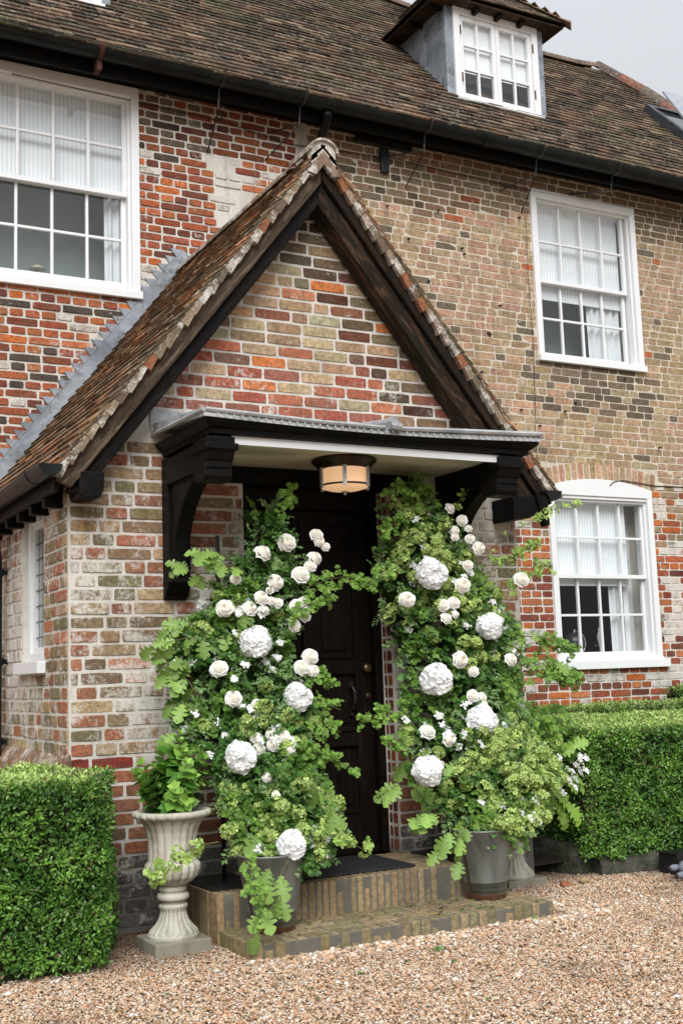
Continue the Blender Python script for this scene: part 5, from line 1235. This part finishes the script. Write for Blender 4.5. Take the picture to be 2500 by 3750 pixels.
BR = [((3.77,-0.40,2.30),(3.49,-0.40,2.39),'h'),((3.62,-0.40,2.21),(3.43,-0.40,2.11),'h'),((3.88,-0.40,2.09),(4.20,-0.40,2.54),'t'),((4.19,-0.40,2.03),(4.96,-0.35,2.37),'t'),((3.52,-0.45,1.92),(3.35,-0.45,1.82),'h'),((4.22,-0.40,1.93),(4.60,-0.35,2.08),'v'),((4.38,-0.40,1.82),(4.74,-0.30,1.96),'v'),((4.33,-0.50,1.51),(4.79,-0.45,1.39),'h'),((4.36,-0.50,1.36),(4.82,-0.40,1.22),'h'),((4.43,-0.50,1.51),(4.70,-0.45,1.27),'o'),((4.21,-0.50,1.24),(4.21,-0.50,1.05),'h'),((4.41,-0.50,1.26),(4.82,-0.40,1.25),'h'),((3.47,-0.55,1.10),(3.20,-0.55,1.06),'h'),((3.46,-0.60,0.89),(3.29,-0.60,0.94),'h'),((3.39,-0.70,0.71),(3.19,-0.75,0.67),'o'),((3.55,-0.85,0.56),(3.30,-0.90,0.56),'o'),((3.48,-0.95,0.49),(3.37,-1.00,0.36),'o'),((3.62,-0.90,0.50),(3.50,-1.00,0.33),'o')]
def branches(lst, off, haw, oak, vib, stems):
    for a, b, kind in lst:
        a, b = np.array(a)-off, np.array(b)-off; Lg = np.linalg.norm(b-a); n = {'h': 12, 'o': 9, 'v': 7, 't': 13}[kind]; n = max(4, int(n*Lg/.3))
        t = np.linspace(0, 1, 9); pts = a[None]*(1-t[:, None])+b[None]*t[:, None]; pts += np.cumsum(nr.normal(size=(9, 3))*.006, 0)*np.sin(t*3.14)[:, None]; pts[:, 2] += .02*np.sin(t*math.pi)
        stems.tube([tuple(p) for p in pts], .003, 4, (.13, .09, .05, 0) if kind in 'ot' else (.10, .14, .05, 0), r2=.0015)
        if kind == 't': # nearly bare twig with leaf tufts near the tip
            tt = np.clip(nr.beta(2.2, 1.2, n), 0, 1); tt[-3:] = 1
        else: tt = nr.random(n)**.8
        pos = np.stack([np.interp(tt, t, pts[:, i]) for i in range(3)], 1); dr = norm(np.repeat((b-a)[None], n, 0))
        dd = dr*.5+rand_unit(n)*.9
        if kind == 'h': sprig(n*2, np.concatenate([pos, pos]), np.concatenate([dd, -dd]), .055, HAW[0], HAW[1], .028, .015, cmix(GM, GL, .2, 1), haw, 1.5)
        elif kind == 'o': cl = oak; nn = norm(np.array([0, -.8, .5])+rand_unit(n)*.4); oak.add(*inst(OAK[0], OAK[1], pos, norm(dr*.5+rand_unit(n)*.6+np.array([0, -.1, -.55])), nn, nr.uniform(.075, .12, n), cmix(OAKC*.75, OAKC, 0, 1)(n)))
        elif kind == 't': sprig(n, pos, dd, .02, OVAL[0], OVAL[1], .032, .01, cmix(GL, LIME, .2, 1), haw, .2)
        else:
            for p in pos: ball(vib, p+nr.normal(size=3)*.012, .032, 20, .013, cmix(LIME, GL, 0, .7), 3)
            sprig(n, pos, dd, .05, HAW[0], HAW[1], .035, .02, cmix(GL, LIME, 0, .8), haw, .8)
def umbel(cl, c, axis, r, n=26):
    axis = axis/np.linalg.norm(axis); p = rand_unit(n); p = p-np.outer(p@axis, axis)*.75; pos = c+p*r*nr.uniform(.2, 1, (n, 1))+axis*.01
    dn = norm(np.repeat(axis[None], n, 0)+rand_unit(n)*.4); t1 = norm(np.cross(dn, rand_unit(n))); t2 = np.cross(dn, t1)
    for k in range(4):
        a = math.pi/2*k; cl.add(*inst(PET[0], PET[1], pos, norm(t1*math.cos(a)+t2*math.sin(a)+dn*.15), dn, .0072*np.ones(n), np.repeat(np.array([[.84, .85, .82]]), n, 0)))
def flower_column(name, label, loc, rows, roses, hyds, brs, oak_spec, vib_spec, nhaw, seed, umb, lower):
    global nr
    nr = np.random.default_rng(seed); root = empty(name, loc, label, 'flower arrangement', 'tall flower arrangements either side of the door'); off = np.array(loc)
    haw, oak, vib, wht, stems, dark = Cloud(), Cloud(), Cloud(), Cloud(), MB(), Cloud()
    # inner layer coloured dark to paint the shade between leaves, then the outer sprays
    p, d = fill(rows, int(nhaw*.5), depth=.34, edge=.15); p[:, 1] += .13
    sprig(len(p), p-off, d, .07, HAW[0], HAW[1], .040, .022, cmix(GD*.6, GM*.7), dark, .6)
    p, d = fill(rows, nhaw, edge=.09)
    hole = np.array([mnoise.noise(Vector(q*4.3+np.array([9, 0, 0]))) for q in p]); kk = ~((hole > .10) & (p[:, 2] > .65)); p, d = p[kk], d[kk]
    ns = np.array([mnoise.noise(Vector(q*3.1)) for q in p]); g1 = ns < -.02
    sprig(g1.sum(), p[g1]-off, d[g1], .090, HAW[0], HAW[1], .030, .016, cmix(GM*.9, GL, 0, .9), haw, .9)
    sprig((~g1).sum(), p[~g1]-off, d[~g1], .090, HAW[0], HAW[1], .026, .0145, cmix(GD, GM, .1, 1), haw, 1.1)
    p, d = fill(rows, int(nhaw*.36)); sprig(len(p), p-off, d, .11, OVAL[0], OVAL[1], .034, .016, cmix(GM, SAGE, 0, 1), haw, .8)
    p, d = fill(rows, int(nhaw*.05)); sprig(len(p), p-off, d, .05, OVALW[0], OVALW[1], .07, .03, cmix(GD, GM, .2, 1), haw, .5)
    for (n, xb, zr, sc) in oak_spec:
        p, d = fill(rows, n, xb, zr, edge=.05); p[:, 1] -= .05; n = len(p)
        for k in range(5):
            a = nr.uniform(0, 6.28, n)+k*1.257; dd = np.stack([np.cos(a)*.75, -.35+.3*np.sin(a), -.75+.45*np.sin(a)], 1)
            oak.add(*inst(OAK[0], OAK[1], p-off+nr.normal(size=(n, 3))*.008, norm(dd+rand_unit(n)*.2), norm(np.array([0, -.75, .55])+rand_unit(n)*.4), nr.uniform(.085, .135, n)*sc*(1-.08*k), cmix(OAKC*.65, OAKC*1.15, 0, 1)(n)))
    for (n, xb, zr) in vib_spec:
        p, d = fill(rows, n, xb, zr, edge=.06); p[:, 1] -= .075
        for q in p:
            for _ in range(2): ball(vib, q-off+nr.normal(size=3)*.025, nr.uniform(.024, .038), 30, .0165, cmix(LIME*.75, LIME*1.1, 0, 1), 3, .05)
    for (n, xb, zr) in umb:
        p, d = fill(rows, n, xb, zr, edge=.04); p[:, 1] -= .09
        for q in p: umbel(wht, q-off, np.array([nr.normal()*.3, -1, .7]), nr.uniform(.020, .036), 30)
    branches(brs, off, haw, oak, vib, stems)
    zs = np.linspace(rows[-1][0], rows[0][0]-.1, 14)
    for k in range(9):
        l, r = lerp_rows(rows, zs); f = .25+.5*nr.random(); stems.tube([(l_+(r_-l_)*(f+.12*math.sin(z*3+k))-off[0], float(yfront(z))+.16-off[1], z-off[2]) for l_, r_, z in zip(l, r, zs)], .005, 5, (.06, .045, .03, 0))
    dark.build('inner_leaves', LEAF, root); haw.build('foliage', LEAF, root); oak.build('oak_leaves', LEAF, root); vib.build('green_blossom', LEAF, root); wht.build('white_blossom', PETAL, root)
    stems.build('stems', simple(name+'_stem', (.10, .11, .04), (.12, .08, .045), .8, 0, 20), root)
    blooms(root, roses, rose_meshes, 'rose', .086); blooms(root, hyds, hyd_meshes, 'hydrangea_head', .158, .25)
    return root
flower_column('flower_arrangement', 'tall column of white roses and hydrangeas rising from the left bucket beside the open doorway', (2.56, -.55, .42), SL, RL, HL, BL,
    [(9, .08, (1.0, 1.75), .95), (9, .2, (.5, .8), 1.05), (11, .75, (.5, .88), 1.1), (2, .3, (1.8, 2.0), .8)], [(30, .25, (.42, .78)), (16, .55, (1.0, 1.35)), (12, .3, (1.4, 1.8)), (12, .9, (.42, .8))], 1350, 101,
    [(24, .25, (1.3, 1.8)), (14, .8, (.42, .56)), (16, .8, (1.1, 1.8)), (14, .3, (.9, 1.2)), (4, .2, (.4, .5))], None)
flower_column('flower_arrangement', 'broad spray of white roses and lime green blossom rising from the right bucket', (3.9, -.55, .42), SR, RR, HR, BR,
    [(4, .05, (.6, .85), 1.0), (4, .9, (1.2, 1.6), .8), (3, .1, (.4, .55), 1.1)], [(120, .60, (.42, 1.0)), (40, .3, (1.6, 2.3)), (30, .6, (1.7, 2.1)), (16, .6, (1.3, 1.7))], 1500, 102,
    [(26, .75, (1.35, 1.75)), (26, .35, (.85, 1.15)), (16, .5, (.42, .6)), (16, .4, (1.8, 2.3))], None)
# plants in the urns
def shrub(name, label, loc, n, h, spread_, leaf, c0, c1, seed, extra=None, tmpl=OVALW):
    global nr
    nr = np.random.default_rng(seed); root = empty(name, loc, label, 'plant'); cl, st = Cloud(), MB()
    for k in range(n):
        a = nr.uniform(0, 6.28); r = nr.random()**.55*spread_; tip = np.array([math.cos(a)*r, math.sin(a)*r*.9, h*(1-.35*(r/spread_)**2)*nr.uniform(.35, 1)])
        b = tip*np.array([.2, .2, 0]); pts = [tuple(b), tuple(b*.5+tip*.5+np.array([0, 0, .03])), tuple(tip)]; st.tube(pts, .004, 5, (.09, .10, .04, 0), r2=.0025)
        ax = norm((tip-b)*np.array([1.5, 1.5, .8])+rand_unit(1)[0]*.10)
        for lev in range(4):
            c = tip-ax*(.030*lev)-np.array([0, 0, .006*lev]); m = 4; an = nr.uniform(0, 6.28)+np.arange(m)*6.28/m+nr.normal(size=m)*.2
            t1 = norm(np.cross(ax, [1, .2, .1])); t2 = np.cross(ax, t1); out = np.cos(an)[:, None]*t1+np.sin(an)[:, None]*t2
            dd = norm(out*(.6+.2*lev)+ax*(.8-.22*lev)+rand_unit(m)*.22); nn = norm(ax[None]-out*.5+rand_unit(m)*.25+np.array([0, -.25, .1])); col_ = (c0*(lev/3)+c1*(1-lev/3))*nr.uniform(.75, 1.2, (m, 1))
            cl.add(*inst(tmpl[0], tmpl[1], np.repeat(c[None], m, 0), dd, nn, leaf*nr.uniform(.75, 1.15, m)*(.50+.17*lev), col_))
    cl.build('foliage', LEAF, root); st.build('stems', simple(name+'_twigs', (.12, .09, .05), (.08, .06, .04), .8), root)
    return root, cl
shrub('hydrangea_shrub', 'bright green budding shrub with broad oval leaves growing in the left urn', (2.115, -.50, .635), 30, .42, .20, .085, np.array([.07, .20, .025]), np.array([.32, .54, .10]), 5)
shrub('leafy_plant', 'lime leaved plant growing in the right urn behind the bucket', (4.50, -.08, .64), 26, .46, .27, .085, np.array([.10, .22, .03]), np.array([.30, .46, .09]), 6)
# oak and cow parsley spilling from the right urn
nr = np.random.default_rng(9); root = empty('oak_branch', (4.5, -.1, .66), 'bright oak leaves and white cow parsley hanging from the right urn', 'branch'); off = np.array((4.5, -.1, .66))
oak, wh, st, vb, hw = Cloud(), Cloud(), MB(), Cloud(), Cloud()
for (a, b, n, sc) in (((4.45, -.25, .70), (4.76, -.38, .82), 6, 1.2), ((4.5, -.25, .70), (4.84, -.30, .62), 7, 1.3), ((4.62, -.26, .60), (4.72, -.30, .44), 4, 1.3), ((4.62, -.28, .60), (4.78, -.32, .46), 4, 1.4), ((4.4, -.2, .74), (4.62, -.3, .98), 6, 1.1)):
    a, b = np.array(a)-off, np.array(b)-off; st.tube([tuple(a), tuple((a+b)/2+np.array([0, 0, .02])), tuple(b)], .0035, 5, (.15, .10, .05, 0), r2=.002)
    t = np.linspace(.35, 1, n); pos = a+(b-a)*t[:, None]; dr = np.repeat(norm(b-a)[None], n, 0)
    oak.add(*inst(OAK[0], OAK[1], pos, norm(dr+rand_unit(n)*.45+np.array([0, 0, -.25])), norm(np.array([-.1, -.85, .45])+rand_unit(n)*.3), nr.uniform(.085, .11, n)*sc, cmix(OAKC, np.array([.27, .47, .06]), 0, 1)(n)))
for k in range(44):
    c = np.array([nr.uniform(4.34, 4.80), nr.uniform(-.46, -.28), nr.uniform(.56, .78)]); umbel(wh, c-off, np.array([.3, -1, .6]), nr.uniform(.02, .032), 26)
for k in range(16):
    c = np.array([nr.uniform(4.25, 4.75), nr.uniform(-.40, -.22), nr.uniform(.58, .86)]); ball(vb, c-off, .034, 24, .0135, cmix(LIME*.85, LIME, 0, 1), 3)
p = np.stack([nr.uniform(4.3, 4.78, 110), nr.uniform(-.32, -.1, 110), nr.uniform(.74, 1.05, 110)], 1); sprig(110, p-off, np.stack([(p[:, 0]-4.5)*3, -np.ones(110)*.5, nr.normal(size=110)*.5], 1), .08, HAW[0], HAW[1], .042, .022, cmix(GM, GL, 0, 1), hw, .8)
oak.build('oak_leaves', LEAF, root); wh.build('white_blossom', PETAL, root); vb.build('green_blossom', LEAF, root); hw.build('foliage', LEAF, root); st.build('stems', simple('oak_twig', (.14, .10, .05), None, .8), root)

# ------------------------------------------------------------------ fallen bits: petals, leaves, weeds
nr = np.random.default_rng(33)
def litter(name, label, n, boxes, T, F, size, cols_, mat, zoff=.004):
    cl = Cloud()
    for (x0, x1, y0, y1, z, m) in boxes:
        p = np.stack([nr.uniform(x0, x1, m), nr.uniform(y0, y1, m), np.full(m, z+zoff)], 1); d = rand_unit(m)*np.array([1, 1, .12])
        cl.add(*inst(T, F, p, d, norm(np.array([0, 0, 1.0])+rand_unit(m)*.18), nr.uniform(size*.6, size*1.2, m), cols_[nr.integers(0, len(cols_), m)]))
    o = cl.build(name, mat, None); tag(o, label, 'debris', None, 'stuff'); return o
litter('fallen_petals', 'tiny white petals scattered over the steps', 0, [(2.35, 4.05, -.98, -.60, .078, 260), (2.35, 4.05, -.55, -.04, .252, 260)], PET[0], PET[1], .006, np.array([(.8, .8, .76)]), PETAL)
litter('fallen_leaves', 'green leaf scraps dropped on the steps and gravel', 0, [(2.5, 4.05, -.98, -.60, .078, 60), (2.6, 4.0, -.56, -.1, .252, 20), (1.4, 4.2, -2.6, -1.1, .008, 40)], HAW[0], HAW[1], .022, np.array([(.10, .22, .04), (.06, .12, .03), (.16, .12, .05), (.10, .06, .03)]), LEAF)
for k, (x, y, s) in enumerate(((3.15, -1.32, .07), (3.93, -1.02, .04), (2.62, -1.5, .035))):
    cl = Cloud(); n = 16; p = np.zeros((n, 3)); p[:, :2] = nr.normal(size=(n, 2))*s*.4; p[:, :2] *= .5; p[:, 2] = .0; d = rand_unit(n)*np.array([1, 1, .3])+np.array([0, 0, .5])
    cl.add(*inst(OVAL[0], OVAL[1], p, d, rand_unit(n), nr.uniform(.4, .8, n)*s*.7, cmix(GM, SAGE*1.3)(n)))
    o = cl.build('weed', LEAF, None); o.location = (x, y, .004)
    tag(o, ['thin pale weed sprouting just in front of the bottom step', 'small weed at the right corner of the bottom step', 'tiny weed in open gravel below the left bucket'][k], 'weed')

# ------------------------------------------------------------------ ornaments on the window sills
orn = empty('mushroom_ornament', (2.15, 2.36, 4.36), 'pale mushroom-shaped ornament standing inside the upstairs left window', 'ornament')
OW = simple('straw_paper', (.42, .40, .32), (.30, .28, .20), .8, 0, 30)
mb = MB(); mb.lathe([(.001, .118), (.03, .112), (.055, .09), (.062, .082), (.03, .084), (.001, .086)], 20, cap=False); mb.build('cap', OW, orn, smooth=True); mb = MB(); mb.tube([(-.02, 0, 0), (-.005, 0, .05), (0, 0, .09)], .012, 8); mb.build('stalk', OW, orn, smooth=True)
mb = MB(); mb.lathe([(.001, .055), (.016, .05), (.022, .04), (.006, .036), (.006, 0)], 12, (-.055, 0, 0), cap=False); mb.build('small_mushroom', OW, orn, smooth=True)
gl = empty('desk_globe', (7.16, 2.46, 1.42), 'dark globe with a pale metal arc behind the ground-floor window', 'globe')
mb = MB(); mb.lathe([(.10*math.sin(math.pi*k/16)+.0005, .12-.10*math.cos(math.pi*k/16)) for k in range(17)], 32, cap=False); mb.build('sphere', simple('dark_globe', (.02, .022, .02), (.04, .045, .04), .25), gl, smooth=True)
mb = MB(); mb.tube([(.02+.112*math.sin(math.pi*(.05+.8*k/12)), 0, .12+.112*math.cos(math.pi*(.05+.8*k/12))) for k in range(13)], .006, 6); mb.tube([(0, 0, .21), (.015, 0, .245)], .007, 6); mb.build('meridian_arc', STEEL, gl); mb = MB(); mb.lathe([(.06, 0), (.055, .01), (.012, .02)], 20); mb.build('base', BLACK, gl)
bd = empty('bird_figurine', (7.37, 2.34, 1.44), 'white cockatoo figurine perched inside the ground-floor window', 'figurine')
WC = simple('glazed_white', (.72, .72, .70), (.58, .58, .56), .35, 0, 30)
mb = MB(); mb.lathe([(.004, 0), (.012, .02), (.014, .07), (.022, .10), (.030, .13), (.032, .16), (.022, .19), (.016, .205), (.018, .22), (.012, .236), (.002, .242)], 16, fl=lambda w, z, i: 1+.12*math.cos(w)); mb.build('body', WC, bd, smooth=True)
mb = MB()
for a in (-.5, 0, .5): mb.tube([(0, 0, .235), (.012*a-.008, 0, .262-.006*abs(a))], .003, 4)
mb.build('crest', BRASS, bd); mb = MB(); mb.tube([(-.06, .02, .075), (.05, .02, .07)], .007, 8); mb.build('perch', BRASS, bd)

# knitted toy at the right edge, by a black box
toy = empty('knitted_toy', (5.34, -.66, .02), 'grey knitted soft toy lying on the gravel at the right edge', 'toy')
WOOL = simple('grey_wool', (.16, .18, .22), (.26, .28, .33), .95, 0, 120, .9, .006)
mb = MB()
def blob(mb, c, r, n=12):
    b = len(mb.v); 
    mb.lathe([(math.sin(math.pi*k/n)*1+.0005, -math.cos(math.pi*k/n)) for k in range(n+1)], 16, cap=False)
    mb.v[b:] = [(c[0]+x*r[0], c[1]+y*r[1], c[2]+z*r[2]) for x, y, z in mb.v[b:]]
blob(mb, (.04, 0, .055), (.06, .045, .045)); mb.build('body', WOOL, toy, smooth=True)
mb = MB(); blob(mb, (.11, .02, .075), (.04, .035, .038)); mb.build('head', WOOL, toy, smooth=True)
for (x, y, z, l) in ((-.035, -.035, .022, .05), (-.03, .035, .055, .045)):
    mb = MB(); blob(mb, (x, y, z), (l, .021, .02)); mb.build('leg', WOOL, toy, smooth=True)
for (x, y, z) in ((-.083, -.035, .020), (-.074, .035, .055)):
    mb = MB(); blob(mb, (x, y, z), (.012, .014, .014)); mb.build('paw', simple('dark_wool', (.03, .012, .012), None, .9), toy, smooth=True)
mb = MB(); mb.box((-.09, -.07, 0), (.12, .10, .125)); mb.box((-.095, -.075, .125), (.125, .105, .135)); o = mb.build('plastic_box', simple('black_plastic', (.01, .01, .011), None, .3), None, loc=(5.52, -.46, 0), bev=.005); tag(o, 'small black plastic box at the right edge under the hedge', 'box')
